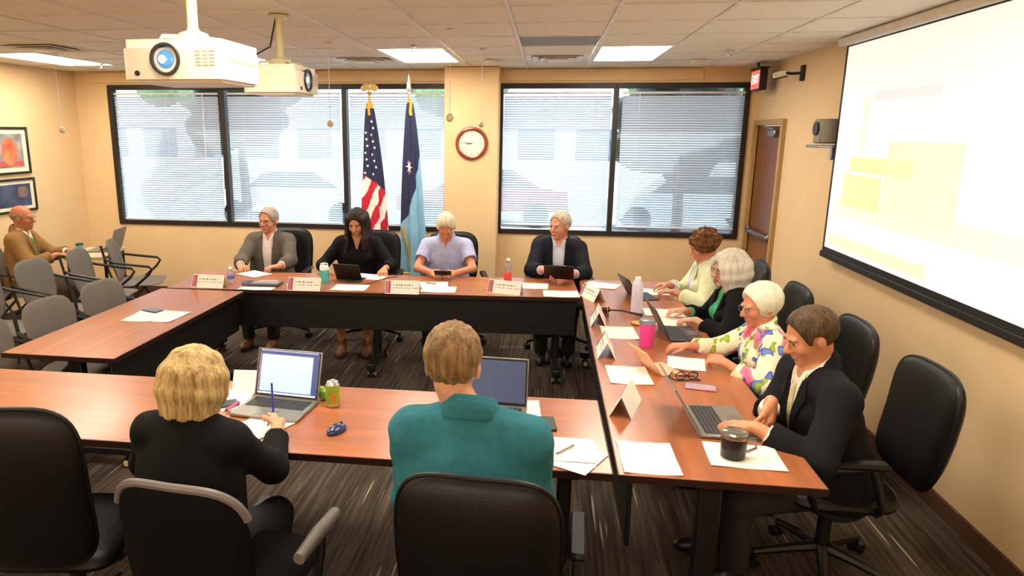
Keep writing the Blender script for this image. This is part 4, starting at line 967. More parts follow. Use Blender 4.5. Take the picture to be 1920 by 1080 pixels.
def make_hair(c, kind, col, col2=None, length=.1, vol=1., seed=1, face=1.):
    H, B, k, Hc = c['H'], c['B'], c['k'], c['Hc']; rnd = random.Random(seed); low = {'short': .14, 'fringe_short': .15, 'bald': .13, 'full': .15, 'curly': .19, 'bob': .12+length, 'long': .12+length}[kind]
    f = SDF(Hc-V(.2, .2, low+.05)*k, Hc+V(.2, .2, .2)*k, .0052)
    e = {'short': .010, 'fringe_short': .014, 'bald': .004, 'curly': .018, 'bob': .012, 'long': .014, 'full': .02}[kind]*vol
    C0 = H(0, -.016, .032)
    if kind == 'bald':       # short fringe round the sides and back only
        f.ell(C0, V(.079, .101, .09)*k, B, 0); f.half(H(0, 0, .035), B[2]); f.half(H(0, .03, 0), B[1])
        for sg in (-1, 1): f.ell(H(sg*.08, .0, -.01), V(.02, .022, .034)*k, B, .01, 's')
        f.half(H(0, -.02, -.075), -B[2]+.5*B[1])
    else:
        f.ell(C0, V(.077+e, .1+e, .09+e)*k, B, 0)
        if kind in ('bob', 'long'):
            for i in range(25):
                a = math.pi*(.2+1.6*i/24) if kind == 'bob' else math.pi*(.24+1.52*i/24)        # 0 = front
                x, y = (.082+e)*math.sin(a), -.012+(.088+e)*math.cos(a)
                jl = rnd.uniform(-.004, .004); fl_ = 1.04 if kind == 'bob' else .95
                if kind == 'long':
                    m_ = H(x*1.0, y*.98, -.03); fr_w = max(0, math.cos(a)+.35); e_ = m_+V(0, 0, -length-jl)*k+c['fw']*(.055*fr_w)*k+V(x*.25, 0, 0)*k
                    f.cap(H(x*.93, y*.93, .05), m_, .024*k, k=.02); f.cap(m_, (m_+e_)/2+c['fw']*.012*fr_w, .024*k, .021*k, k=.015); f.cap((m_+e_)/2+c['fw']*.012*fr_w, e_, .021*k, .01*k, k=.015); continue
                jl += .007*math.sin(i*1.9+seed); o_ = 1+.05*math.sin(i*2.4+seed)
                f.cap(H(x*.66, y*.66, .074), H(x*.98*o_, y*.98*o_, .015), .02*k, k=.03); f.cap(H(x*.98*o_, y*.98*o_, .02), H(x*1.04*o_, y*1.02*o_, -.045), .022*k, .023*k, k=.03); f.cap(H(x*1.04*o_, y*1.02*o_, -.045), H(x*.98, y*.95, -.03-length-jl), .023*k, .009*k, k=.02)
        if kind == 'curly':
            for i in range(110):
                z = rnd.uniform(-.45, 1); a = rnd.uniform(0, 2*math.pi); r_ = math.sqrt(max(0, 1-z*z)); p = (math.sin(a)*r_, math.cos(a)*r_, z)
                if p[1] > .55 and p[2] < .35: continue
                f.ell(H(p[0]*.096, -.018+p[1]*.112, .03+p[2]*.105), V(1, 1, 1)*rnd.uniform(.016, .027)*k, None, .006)
        fx = .066 if kind in ('bob', 'long') else .09
        # open the face
        if kind == 'full':
            f.half(H(0, .074, .07), nrm(B[1]*.9-B[2]*.3)); f.ell(H(0, .105, -.035), V(.082, .088, .108)*k, B, .02, 's'); f.half(H(0, -.03, -.092), nrm(-B[2]+.5*B[1])); f.ell(H(0, .06, -.09), V(.09, .07, .05)*k, B, .02, 's')
        elif kind in ('short', 'fringe_short'):
            f.half(H(0, .066, .062), nrm(B[1]*.9-B[2]*.28)); f.ell(H(0, .10, -.025), V(.085, .085, .108)*k, B, .012, 's')
            for sg in (-1, 1): f.ell(H(sg*.088, .004, -.02), V(.028, .03, .042)*k, B, .008, 's'); 
            f.half(H(0, -.04, -.07), nrm(-B[2]+.75*B[1])); f.cap(H(0, -.02, -.08), H(0, -.03, -.2), .05*k, k=.02, op='s') if False else None
        elif kind == 'curly':
            f.ell(H(0, .115, -.045), V(.064, .075, .1)*k, B, .015, 's'); f.half(H(0, -.03, -.1), nrm(-B[2]+.6*B[1]))
        else:
            f.ell(H(0, .112, -.036), V(fx*face, .078*face, .1*face)*k, B, .012, 's'); f.cap(H(0, .06, -.1), H(0, .07, -.12-length), .062*k, .055*k, k=.01, op='s') if kind == 'bob' else f.cap(H(0, .075, -.08), H(0, .09, -.16), .05*k, .035*k, k=.01, op='s'); f.cap(H(0, -.01, -.09), H(0, -.0, -.3), .045*k, .05*k, k=.01, op='s')
    amp = {'short': .0008, 'full': .0016, 'fringe_short': .0022, 'bald': .0006, 'curly': .003, 'bob': .0014, 'long': .0018}[kind]
    def st_(F, x, y, z):
        px, py, pz = x-Hc[0], y-Hc[1], z-Hc[2]; a = px*B[0][0]+py*B[0][1]+pz*B[0][2]; b = px*B[1][0]+py*B[1][1]+pz*B[1][2]; h = px*B[2][0]+py*B[2][1]+pz*B[2][2]
        if kind in ('bob', 'long'): th = np.arctan2(a, -b-.02); return F+amp*(np.sin(th*38+2.5*np.sin(h*14+seed))+.7*np.sin(th*61-h*12))
        return F+amp*(np.sin(a*260+40*h+3*np.sin(b*50))+1.3*noise3(a, b, h, 120., seed))
    f.fn(st_)
    c2 = col2 or col; m = hair_mat(col, c2)
    f.mesh('hair', m, c['root'])

def hair_mat(a, b):
    nm = 'hair_'+a+b
    if nm in MATS: return MATS[nm]
    m = bpy.data.materials.new(nm); m.use_nodes = True; N = m.node_tree.nodes; L = m.node_tree.links; bs = N['Principled BSDF']; bs.inputs['Roughness'].default_value = .6; bs.inputs['Specular IOR Level'].default_value = .25
    tc = N.new('ShaderNodeTexCoord'); ns = []
    for st_, det in (((38, 38, 4), 2), ((150, 150, 9), 2)):
        mp = N.new('ShaderNodeMapping'); mp.inputs['Scale'].default_value = st_; L.new(tc.outputs['Object'], mp.inputs[0]); nz = N.new('ShaderNodeTexNoise'); nz.inputs['Scale'].default_value = 1; nz.inputs['Detail'].default_value = det; L.new(mp.outputs[0], nz.inputs[0]); ns.append(nz.outputs[0])
    mx = N.new('ShaderNodeMix'); mx.inputs[0].default_value = .45; L.new(ns[0], mx.inputs[2]); L.new(ns[1], mx.inputs[3])
    rp = N.new('ShaderNodeValToRGB'); e = rp.color_ramp.elements; e[0].position = .36; e[0].color = srgb(b)+(1,); e[1].position = .6; e[1].color = srgb(a)+(1,); L.new(mx.outputs[0], rp.inputs[0]); L.new(rp.outputs[0], bs.inputs['Base Color'])
    bp = N.new('ShaderNodeBump'); bp.inputs['Strength'].default_value = .35; bp.inputs['Distance'].default_value = .006; L.new(ns[1], bp.inputs['Height']); L.new(bp.outputs[0], bs.inputs['Normal']); MATS[nm] = m; return m

def floral():
    m = bpy.data.materials.new('flowered_fabric'); m.use_nodes = True; N = m.node_tree.nodes; L = m.node_tree.links; b = N['Principled BSDF']; b.inputs['Roughness'].default_value = .8
    tc = N.new('ShaderNodeTexCoord'); nz = N.new('ShaderNodeTexNoise'); nz.inputs['Scale'].default_value = 9; nz.inputs['Detail'].default_value = 2; L.new(tc.outputs['Object'], nz.inputs[0])
    mx = N.new('ShaderNodeMix'); mx.data_type = 'RGBA'; mx.inputs[0].default_value = .16; L.new(tc.outputs['Object'], mx.inputs[6]); L.new(nz.outputs['Color'], mx.inputs[7])
    cur = None
    for sc, thr, cols in ((7.5, .36, ('#e8457a', '#f28aa6')), (13., .33, ('#7a9ee0', '#4a3f9a')), (16., .3, ('#b5c23a', '#6f8f2e'))):
        v = N.new('ShaderNodeTexVoronoi'); v.inputs['Scale'].default_value = sc; L.new(mx.outputs[2], v.inputs[0])
        r = N.new('ShaderNodeValToRGB'); r.color_ramp.interpolation = 'CONSTANT'; e = r.color_ramp.elements; e[0].position = 0; e[0].color = (1, 1, 1, 1); e[1].position = thr; e[1].color = (0, 0, 0, 1); L.new(v.outputs['Distance'], r.inputs[0])
        cr = N.new('ShaderNodeValToRGB'); e = cr.color_ramp.elements; e[0].position = .05; e[0].color = srgb(cols[0])+(1,); e[1].position = .35; e[1].color = srgb(cols[1])+(1,); L.new(v.outputs['Distance'], cr.inputs[0])
        x = N.new('ShaderNodeMix'); x.data_type = 'RGBA'; L.new(r.outputs[0], x.inputs[0]); L.new(cr.outputs[0], x.inputs[7])
        if cur is None: x.inputs[6].default_value = srgb('#ece2c0')+(1,)
        else: L.new(cur, x.inputs[6])
        cur = x.outputs[2]
    L.new(cur, b.inputs['Base Color']); return m

# ---------------------------------------------------------------- the people
PI = math.pi
person('man in a grey suit jacket and white open collar shirt at the back left', (-2.645, 6.42), PI+R(4), '#c98a6a', dict(kind='short', col='#b5aca0', col2='#857c72'),
       dict(kind='jacket', col='#5d564e', shirt='#e9ddd8', vdepth=.9, vw=.056), [dict(w=(-2.40, 5.98, .785), d=(-.7, -.5, 0), curl=.5), dict(w=(-2.76, 5.95, .78), d=(.5, -.6, 0), n=(.3, 0, -1), curl=.55)],
       lean=.0, hyaw=-14, hpitch=4, sw=1.06, girth=1.1, s=.96, hs=1.05, glasses='#6a5a50', shoes='#7a4526', brow='#8a8078', seat=.43)
person('dark haired woman in a black collared top looking down at a tablet', (-1.75, 6.36), PI+R(8), '#c48a68', dict(kind='long', col='#2c1a11', col2='#140c08', length=.2, vol=.7, face=1.1),
       dict(kind='shirt', col='#080707', sleeve=1.86, vdepth=.11, vw=.035), [dict(w=(-1.42, 6.02, .785), d=(.1, -.8, -.15), curl=.5), dict(w=(-1.98, 5.98, .79), d=(.3, -.7, 0), curl=.4)],
       lean=.06, hyaw=-12, hpitch=22, s=.95, hs=1.07, bust=.02, shoes='#7d4a2c', brow='#2a1a12', bare=True, seat=.45)
person('white haired man in a light blue polo shirt looking at his phone', (-.905, 6.40), PI+R(2), '#c4825f', dict(kind='short', col='#ded5bd', col2='#b5aa90'),
       dict(kind='polo', col='#aab0d6', sleeve=.72, vdepth=.06, vw=.02), [dict(w=(-.765, 5.95, .785), d=(-.45, -.5, 0), n=(-.5, .1, -.6), curl=.6), dict(w=(-.985, 5.95, .785), d=(.45, -.5, 0), n=(.5, .1, -.6), curl=.6)],
       lean=.14, hyaw=2, hpitch=40, sw=1.08, girth=1.12, s=.96, hs=1.05, elbow=(1.5, 1.5), hoff=(0, .03, -.02), brow='#a59a88', seat=.45)
person('grey haired man in a navy jacket and pale blue shirt holding a tablet', (.13, 6.42), PI+R(-2), '#cf9074', dict(kind='short', col='#c4b79c', col2='#8d8374'),
       dict(kind='jacket', col='#12131f', shirt='#c3c8dd', vdepth=1.2, vw=.058), [dict(w=(.24, 5.98, .80), d=(-.5, -.35, .1), n=(-.4, .5, .5), curl=.5), dict(w=(.0, 5.98, .83), d=(.45, -.3, -.15), n=(.2, -.2, -.9), curl=.5)],
       lean=.02, hyaw=-34, hpitch=4, sw=1.08, girth=1.08, s=.98, hs=1.04, brow='#8d8374', seat=.43)
person('curly brown haired woman in a cream cardigan nearest the door', (1.32, 5.62), R(90), '#c48362', dict(kind='curly', col='#7a4f26', col2='#3f2712'),
       dict(kind='jacket', col='#d9dcb4', shirt='#bcc6e8', vdepth=.9, vw=.06), [dict(w=(1.0, 5.42, .80), d=(-.7, .1, 0), curl=.5), dict(w=(1.0, 5.68, .80), d=(-.7, 0, 0), curl=.5)],
       lean=.12, hyaw=4, hpitch=20, s=.93, hs=1.04, bust=.02, brow='#5a3d22', seat=.43)
person('white bobbed woman in a black jacket and green top', (1.32, 4.76), R(92), '#d49a7c', dict(kind='bob', col='#d8d2c2', col2='#b8b0a4', length=.105, vol=1.15),
       dict(kind='jacket', col='#080607', shirt='#2f9c62', vdepth=.8, vw=.075), [dict(w=(1.0, 4.62, .79), d=(-.75, .1, -.05), curl=.55), dict(w=(.98, 4.88, .79), d=(-.7, -.1, 0), curl=.4)],
       lean=.14, hyaw=10, hpitch=8, s=.93, hs=1.08, bust=.03, glasses='#4a3a36', brow='#a59a90', lips='#b84a50', seat=.42)
person('white haired woman in a bright flowered blouse with glasses', (1.32, 3.96), R(90), '#d08a68', dict(kind='full', col='#f1ead2', col2='#d6cdb0'),
       dict(kind='blouse', col='', m=floral(), sleeve=1.9, vdepth=.1, vw=.03, collar=True), [dict(w=(.98, 3.74, .79), d=(-.6, .4, .1), n=(0, .5, -.7), curl=.7), dict(w=(.84, 4.04, .785), d=(-.8, -.05, 0), curl=.4)],
       lean=.2, hyaw=14, hpitch=12, s=.88, hs=1.1, girth=1.2, sw=1.12, bust=.03, glasses='#8a7468', brow='#cfc5a4', vf=.0048, seat=.40)
person('man in a dark navy suit with a pale tie at the right end', (1.31, 3.12), R(96), '#cf8e66', dict(kind='short', col='#5e4a30', col2='#33271a', vol=1.1),
       dict(kind='jacket', col='#0e0d14', shirt='#e9e2cc', vdepth=.36, vw=.06, tie='#c9bd8c'), [dict(w=(.90, 2.88, .79), d=(-.75, .12, 0), curl=.35), dict(w=(1.0, 3.03, .85), d=(-.25, -.55, -.45), n=(-.6, -.2, -.7), curl=.3)],
       lean=.22, hyaw=0, hpitch=22, sw=1.2, girth=1.25, s=1.02, hs=.99, brow='#4a3a26', vf=.0045, seat=.385)
person('blonde woman in a black sweater writing at the near table seen from behind', (-1.25, 2.1), R(-8), '#d09a72', dict(kind='bob', col='#cdb27c', col2='#86693c', length=.105, vol=1., seed=3),
       dict(kind='knit', col='#060505', sleeve=1.92, vdepth=0, collar=False, fold=.003), [dict(w=(-1.38, 2.52, .785), d=(.3, .6, 0), curl=.4), dict(w=(-1.07, 2.57, .79), d=(-.25, .7, .1), n=(-.6, .2, -.6), curl=.7, pole=(.55, -.3, -.9))],
       lean=.2, hyaw=-8, hpitch=16, s=.95, hs=1.0, sw=1.06, vf=.0048, brow='#8f6f3a', seat=.41)
person('person with short sandy hair in a teal jacket seen from behind', (-.225, 2.08), R(-3), '#cf9a78', dict(kind='fringe_short', col='#9c7c54', col2='#5f4a2e', vol=1., seed=5),
       dict(kind='jacket', col='#2f7482', shirt='#d8d4cc', vdepth=.36, vw=.05, fold=.0065), [dict(w=(-.38, 2.46, .785), d=(.4, .6, 0), curl=.4), dict(w=(-.05, 2.46, .785), d=(-.4, .6, 0), curl=.4)],
       lean=.1, hyaw=0, hpitch=12, s=1.04, sw=1.1, girth=.98, hs=1.02, vf=.0048, seat=.47, elbow=(.12, .2), hoff=(-.065, 0, 0))
person('bald man in a tan suit with a green tie by the left wall', (-5.1, 6.1), R(-72), '#b8714a', dict(kind='bald', col='#9a8f84', col2='#7d7268'),
       dict(kind='jacket', col='#8a6638', shirt='#efe8da', vdepth=.36, vw=.055, tie='#5c8a2e'), [dict(w=(-4.74, 6.35, .8), d=(.7, .2, 0), curl=.4), dict(w=(-4.72, 6.12, .8), d=(.7, .2, 0), curl=.4)],
       lean=.05, hyaw=-4, hpitch=4, s=.98, hs=1.02, glasses='#7a4a3a', legs='#4a3a26', brow='#8a7a6a', seat=.42)
# ---------------------------------------------------------------- things on the tables
TZ = .7402
paperm = mat('paper_white', '#f4f0e2', .7, var=.02); cream = mat('paper_cream', '#efe8cc', .7, var=.02); inkg = mat('ink_grey', '#8e8a90', .7); redm = mat('card_red', '#c8385a', .6); purple = mat('card_plum', '#8a4a72', .6)
def paper(label, x, y, rz, w=.216, h=.279, n=1, m=None, z=TZ, curl=.004, name='paper_sheet', cat='paper'):
    mb = MB()
    def fn(u, v): return ((u-.5)*w, (v-.5)*h, .0012*n+curl*(abs(u-.5)*2)**3*abs(v-.5)*2)
    mb.grid(fn, 8, 8); mb.grid(lambda u, v: ((.5-u)*w, (v-.5)*h, .0002+curl*(abs(u-.5)*2)**3*abs(v-.5)*2*.9), 8, 8)
    for a in range(4):
        c_ = [(-w/2, -h/2), (w/2, -h/2), (w/2, h/2), (-w/2, h/2)]; p, q = c_[a], c_[(a+1) % 4]; cc = curl if True else 0
        mb.add([(p[0], p[1], .0002+cc*.9), (q[0], q[1], .0002+cc*.9), (q[0], q[1], .0012*n+cc), (p[0], p[1], .0012*n+cc)], [(0, 1, 2, 3)])
    return tag(mb.build(name, m or paperm, None, True, loc=(x, y, z), rz=rz), label, cat, 'papers on the tables')
for a in (('white sheet beside the phone on the left table', -2.70, 4.31, R(4)), ('white sheet nearest the inner edge of the left table', -2.565, 4.325, R(-4)),
          ('sheet under the black folder before the grey suit man', -2.31, 5.31, R(93)), ('sheet on the back table edge in front of the woman in black', -1.565, 5.41, R(92)), ('sheets by the left hand of the woman in black', -1.52, 5.86, R(80)),
          ('sheet next to the third name card at the back table edge', -.84, 5.46, R(93)), ('papers behind the third name card', -.93, 5.63, R(97)), ('loose papers in front of the man with the tablet', -.1, 5.72, R(88)), ('sheet at the right corner of the back table', .14, 5.46, R(93)),
          ('papers beside the name card at the far end of the right table', .48, 5.84, R(70)), ('papers between the black tablet and the curly haired woman', .86, 5.66, R(85)), ('papers behind the far laptop', .86, 4.98, R(88)), ('sheet left of the far laptop by the white bobbed woman', .86, 4.74, R(85), .216, .2),
          ('blank sheet left of the pink tumbler', .49, 4.41, R(2)), ('blank sheet beside the peach tablet case', .462, 3.60, R(2)), ('papers under the arm of the flowered blouse woman', .8, 3.84, R(80), .216, .2),
          ('blank sheet at the near inner corner of the right table', .432, 2.625, R(1)), ('cream sheet under the black mug', .808, 2.695, R(88)),
          ('papers left of the silver laptop', -1.47, 2.945, R(10)), ('notepad sheet under the writing hand', -1.2, 2.66, R(-28), .2, .26), ('sheet right of the teal jacket person', -.1, 3.01, R(4))):
    paper(*a[:4], **({'w': a[4], 'h': a[5]} if len(a) > 4 else {}))
for i, (dx, dy, r_) in enumerate(((0, 0, 84), (.012, -.03, 62), (-.006, .018, 90))):
    paper(['bottom sheet of the untidy pile by the teal jacket person', 'skewed middle sheet of the pile by the teal jacket person', 'top sheet with a pen of the pile by the teal jacket person'][i], .095+dx, 2.625+dy, R(r_), z=TZ+.0022*i, curl=.001 if i < 2 else .002)
paper('folded papers held up by the grey suit man', -2.56, 5.80, R(60), .2, .26, 3, z=TZ)
# black folder
t = thing('folder', 'dark folder in front of the grey suit man', 'folder', (-2.31, 5.40, TZ+.006), R(3)); MB().box((0, 0, .006), (.3, .16, .01), b=.003).build('cover', dark, t); MB().box((.02, .02, .0125), (.22, .1, .003)).build('sheet', inkg, t, False); MB().cyl((-.05, .05, .018), (.1, .07, .018), .004, n=8).build('pen', paperm, t)

def tent(label, x, y, rz, stripe=redm, w=.27, h=.1, d=.1):
    t = thing('name_card', label, 'name card', (x, y, TZ), rz, 'folded name cards')        # front faces local -Y
    sl = math.atan2(h, d/2); ln = math.hypot(h, d/2); X = TR(0, -d/2, 0) @ RX(sl)
    MB().box((0, ln/2, 0), (w, ln, .0016), X=X).build('front_leaf', paperm, t, False)
    MB().box((0, ln/2, 0), (w, ln, .0016), X=RZ(math.pi) @ X).build('back_leaf', paperm, t, False)
    MB().box((-w*.39, ln/2, .0012), (.022, ln*.9, .001), X=X).build('stripe', redm, t, False); MB().box((-w*.465, ln/2, .0012), (.012, ln*.9, .001), X=X).build('stripe', purple, t, False)
    tx = MB()
    for r_, (a, b) in enumerate(((.35, .16), (.56, .19))):
        x0 = -.075; k = 0
        while x0 < -.075+b:
            l_ = (.012, .018, .009, .022, .014)[k % 5]; tx.box((x0+l_/2, ln*(1-a), .0012), (l_-.003, .012 if r_ == 0 else .006, .0008), X=X); x0 += l_+(.004 if k % 3 else .01); k += 1
    o = tx.build('printed_name', inkg, t, False); o['kind'] = 'stuff'
    return t
tent('leftmost folded name card on the back table', -2.715, 5.27, R(0)); tent('name card between the folder and the teal cup on the back table', -1.905, 5.29, R(2)); tent('name card in front of the blue polo man', -1.105, 5.31, R(2)); tent('name card beside the red label bottle', -.3, 5.44, R(-14))
tent('name card at the far inner corner of the right table', .375, 5.36, R(-68)); tent('name card by the wooden block on the right table', .375, 4.66, R(-93)); tent('name card beside the pink tumbler sheet', .372, 3.98, R(-92)); tent('name card on the right table nearest the near table', .40, 3.14, R(-106))
tent('name card standing behind the silver laptop', -1.36, 3.10, R(185)); tent('name card standing behind the teal jacket person', -.30, 3.14, R(182))

# drinks
def bottle(label, x, y, prof, lab, labm, capm, body, cap_z, r_cap, name='water_bottle', cat='bottle'):
    t = thing(name, label, cat, (x, y, TZ)); MB().lathe(prof, 22).build('body', body, t)
    if lab: MB().lathe([(lab[0], lab[1]), (lab[0]+.0006, lab[1]+.001), (lab[0]+.0006, lab[2]-.001), (lab[0], lab[2])], 22).build('label_band', labm, t)
    MB().lathe([(r_cap, cap_z), (r_cap, cap_z+.016), (r_cap*.9, cap_z+.019), (.001, cap_z+.019)], 18).build('cap', capm, t); return t
clear = mat('clear_plastic', '#dfe2e6', .08, trans=.8, var=.01); bluel = mat('label_blue', '#5a5ab8', .5); redl = mat('label_red', '#e2463c', .5)
PB = [(.001, 0), (.029, .001), (.032, .01), (.031, .04), (.032, .07), (.031, .12), (.028, .15), (.014, .175), (.012, .19), (.012, .195)]
bottle('small clear water bottle with a blue label beside the leftmost name card', -2.60, 5.42, [(r_*.92, z*.62) for r_, z in PB], (.0305, .04, .07), bluel, paperm, clear, .121, .013)
bottle('clear bottle with a red label on the back table', -.30, 5.80, PB, (.033, .02, .1), redl, paperm, clear, .195, .014)
wbm = mat('bottle_white_lilac', '#d9d2e6', .35)
bottle('tall white bottle standing on the far right table', .66, 4.95, [(.001, 0), (.038, .001), (.04, .008), (.04, .2), (.036, .222), (.024, .235), (.022, .245)], None, None, paperm, wbm, .243, .02)
tealm = mat('cup_teal', '#4fb3b0', .35)
t = thing('insulated_cup', 'teal cup with a white lid beside the black tablet', 'cup', (-1.83, 5.56, TZ)); MB().lathe([(.001, 0), (.034, .001), (.037, .01), (.039, .11), (.038, .115)], 22).build('body', tealm, t); MB().lathe([(.039, .114), (.04, .118), (.038, .14), (.03, .148), (.001, .148)], 22).build('lid', paperm, t); MB().tube([(-.03, 0, .14), (-.03, 0, .165), (.0, 0, .172), (.03, 0, .165), (.03, 0, .14)], .005, 8).build('loop_handle', paperm, t)
pinkm = mat('tumbler_pink', '#e0439a', .3)
t = thing('tumbler', 'bright pink tumbler with a clear lid', 'cup', (.62, 4.13, TZ)); MB().lathe([(.001, 0), (.036, .001), (.039, .01), (.047, .13), (.047, .145)], 24).build('body', pinkm, t); MB().lathe([(.0475, .145), (.049, .15), (.048, .165), (.04, .17), (.001, .17)], 24).build('lid', clear, t); MB().lathe([(.0465, .146), (.048, .148), (.048, .152), (.0465, .154)], 24).build('steel_rim', steel, t)
t = thing('tumbler', 'short black mug with a shiny lid on the cream sheet', 'cup', (.765, 2.685, TZ+.004)); MB().lathe([(.001, 0), (.044, .001), (.047, .008), (.05, .075), (.05, .085)], 26).build('body', mat('mug_black', '#0d0b12', .3), t); MB().lathe([(.0505, .084), (.052, .088), (.052, .102), (.044, .108), (.001, .108)], 26).build('lid', mat('lid_smoke', '#8c8578', .12, metal=.6), t); MB().tube([(.048, .0, .07), (.08, .0, .068), (.085, .0, .04), (.05, .0, .02)], .006, 8).build('handle', steel, t)
t = thing('drink_can', 'lime green drink can beside the silver laptop', 'can', (-.95, 2.95, TZ)); grn = mat('can_lime', '#9bc23a', .3, metal=.3, var=.25, scale=18); alum = mat('aluminium', '#cfd0cf', .25, metal=.9)
MB().lathe([(.001, .002), (.025, .002), (.029, .006), (.033, .014), (.033, .108)], 24).build('body', [grn], t); MB().lathe([(.033, .108), (.027, .12), (.026, .1225), (.024, .121), (.001, .119)], 24).build('top', alum, t); MB().lathe([(.0255, .0005), (.03, .006), (.0332, .0145), (.0332, .017)], 24).build('bottom_rim', alum, t); MB().box((.0, -.008, .121), (.012, .02, .002), b=.0008).build('pull_tab', alum, t); MB().box((.012, -.0315, .05), (.022, .003, .045), b=.001).build('printed_patch', mat('can_orange', '#d9762c', .4), t)
t = thing('apple', 'green round fruit behind the silver laptop', 'fruit', (-1.015, 3.03, TZ)); MB().lathe([(.004, .006), (.016, .001), (.028, .01), (.034, .03), (.031, .048), (.018, .059), (.006, .056), (.002, .05)], 20).build('flesh', mat('apple_green', '#7db52e', .35), t); MB().tube([(0, 0, .05), (.003, 0, .07)], .0016, 6).build('stem', edgem, t)
t = thing('drink_cup', 'teal cup with a dark lid beside the man in the tan suit', 'cup', (-4.78, 6.55, .7305)); MB().lathe([(.001, 0), (.028, .001), (.036, .1)], 20).build('body', tealm, t); MB().lathe([(.037, .1), (.038, .112), (.03, .116), (.001, .116)], 20).build('lid', dark, t)

# computers
silver = mat('laptop_silver', '#8d8880', .4, metal=.5); keym = mat('laptop_keys', '#2a2a2c', .5); bez = mat('laptop_bezel', '#1d1c20', .4)
def laptop(label, x, y, rz, w=.33, d=.23, ang=105, body=silver, lit=False, z=TZ, lidm=None, bezm=None):
    t = thing('laptop', label, 'laptop', (x, y, z), rz, 'open laptops')
    b = MB().box((0, 0, .009), (w, d, .016), b=.004).build('base', body, t)
    k = MB()
    for r_ in range(6):
        n = 14; 
        for c_ in range(n): k.box((-w*.44+w*.88*(c_+.5)/n, d*.36-r_*.0175, .018), (w*.88/n-.003, .0145, .003), b=.0008)
    ko = k.build('keyboard', keym, b); ko['kind'] = 'stuff'
    MB().box((0, -d*.31, .0175), (w*.3, d*.26, .0012)).build('touchpad', mat('touchpad_grey', '#77736c', .35, metal=.3), b, False)
    X = TR(0, d/2-.004, .014) @ RX(math.pi-R(ang))
    ld = MB().box((0, d/2*.98, 0), (w, d*.98, .007), b=.002, X=X).build('lid', lidm or body, t)
    sgn = 1
    MB().box((0, d/2*.98, .0042*sgn), (w*.965, d*.93, .0012), X=X).build('bezel', bezm or bez, ld, False)
    if lit:
        MB().box((0, d/2*1.0, .0052), (w*.93, d*.82, .001), X=X).build('display', mat('screen_navy', '#3a4a78', .3, emit=.35), ld, False)
        MB().box((-.008, d/2*.98, .006), (w*.80, d*.74, .0008), X=X).build('document_window', mat('screen_page', '#b4d0ee', .3, var=.03, emit=.25), ld, False)
        MB().box((-w*.44, d/2*1.0, .006), (w*.035, d*.74, .0008), X=X).build('icon_column', mat('screen_icons', '#6d5a7a', .3, var=.6, scale=90, emit=.6), ld, False)
        MB().box((0, d*.955*.98, .006), (w*.9, d*.03, .0008), X=X).build('title_bar', mat('screen_bar', '#8090c8', .3, emit=.35), ld, False)
        MB().box((0, d*.085, .006), (w*.9, d*.035, .0008), X=X).build('task_bar', mat('screen_task', '#c3cdf2', .3, emit=.4), ld, False)
    else: MB().box((0, d/2*1.0, .0052), (w*.93, d*.84, .001), X=X).build('display', mat('screen_dim', '#46506a', .25, emit=.25), ld, False)
    return t
laptop('silver laptop with a bright screen in front of the blonde woman', -1.2, 2.86, R(-6), .33, .235, 108, lit=True)
laptop('laptop partly hidden behind the teal jacket person', -.225, 2.93, R(-3), .33, .23, 100)
laptop('grey laptop in front of the navy suit man', .785, 3.02, R(92), .35, .235, 122)
laptop('dark grey laptop in front of the white bobbed woman', .875, 4.42, R(94), .32, .22, 118, body=mat('laptop_graphite', '#4a494c', .4, metal=.4))
laptop('grey laptop on the small table by the left wall', -4.70, 6.84, R(-78), .34, .24, 108, z=.7305, body=mat('laptop_dull', '#7d766c', .5))
def tablet(label, x, y, rz, tilt, w=.25, h=.18, z=TZ, backm=None):
    t = thing('tablet', label, 'tablet', (x, y, z), rz); X = RX(tilt)
    MB().box((0, 0, h/2), (w, .009, h), b=.003, X=X).build('case_back', backm or black, t); MB().box((0, -.0052, h/2), (w*.92, .001, h*.9), X=X).build('glass', mat('tablet_glass', '#060607', .6, spec=.1), t, False)
    return t
tablet('black tablet propped up before the woman in black', -1.66, 5.72, R(180-8), -R(28), .24, .17); MB().box((0, -.05, .003), (.24, .11, .005), b=.001).build('flap', black, bpy.data.objects['tablet'])
tb_ = tablet('black tablet propped up at the far right table', .70, 5.46, R(104), -R(30), .26, .19); MB().box((0, -.08, .004), (.26, .16, .006), b=.002).build('key_cover', dark, tb_)
peach = mat('case_peach', '#e8b08a', .6)
tb_ = tablet('peach coloured tablet case folded as a stand', .60, 3.70, R(112), -R(38), .2, .17, backm=peach); MB().box((0, -.06, .003), (.2, .12, .005), b=.001).build('flap', peach, tb_)
t = thing('tablet', 'black tablet in the hands of the navy jacket man', 'tablet', (.125, 5.87, .835), R(-4)); MB().box((0, 0, 0), (.25, .009, .17), b=.003, X=RX(R(38))).build('case', black, t); MB().box((0, .0055, 0), (.23, .001, .155), X=RX(R(38))).build('glass', MATS['tablet_glass'], t, False)
def phone(label, x, y, rz, col='#18171a', z=TZ, w=.073, h=.148, sc='#3c4644'):
    t = thing('phone', label, 'phone', (x, y, z), rz, 'mobile phones'); MB().box((0, 0, .005), (w, h, .009), b=.0035).build('body', mat('phone_'+col, col, .35), t); MB().box((0, 0, .0098), (w*.9, h*.93, .0008)).build('screen', mat('phone_glass_'+sc, sc, .12), t, False); return t
phone('black phone on the left table beside the sheets', -2.735, 4.445, R(70)); phone('small black phone on the back table beside the blue label bottle', -2.48, 5.44, R(20), w=.06, h=.1)
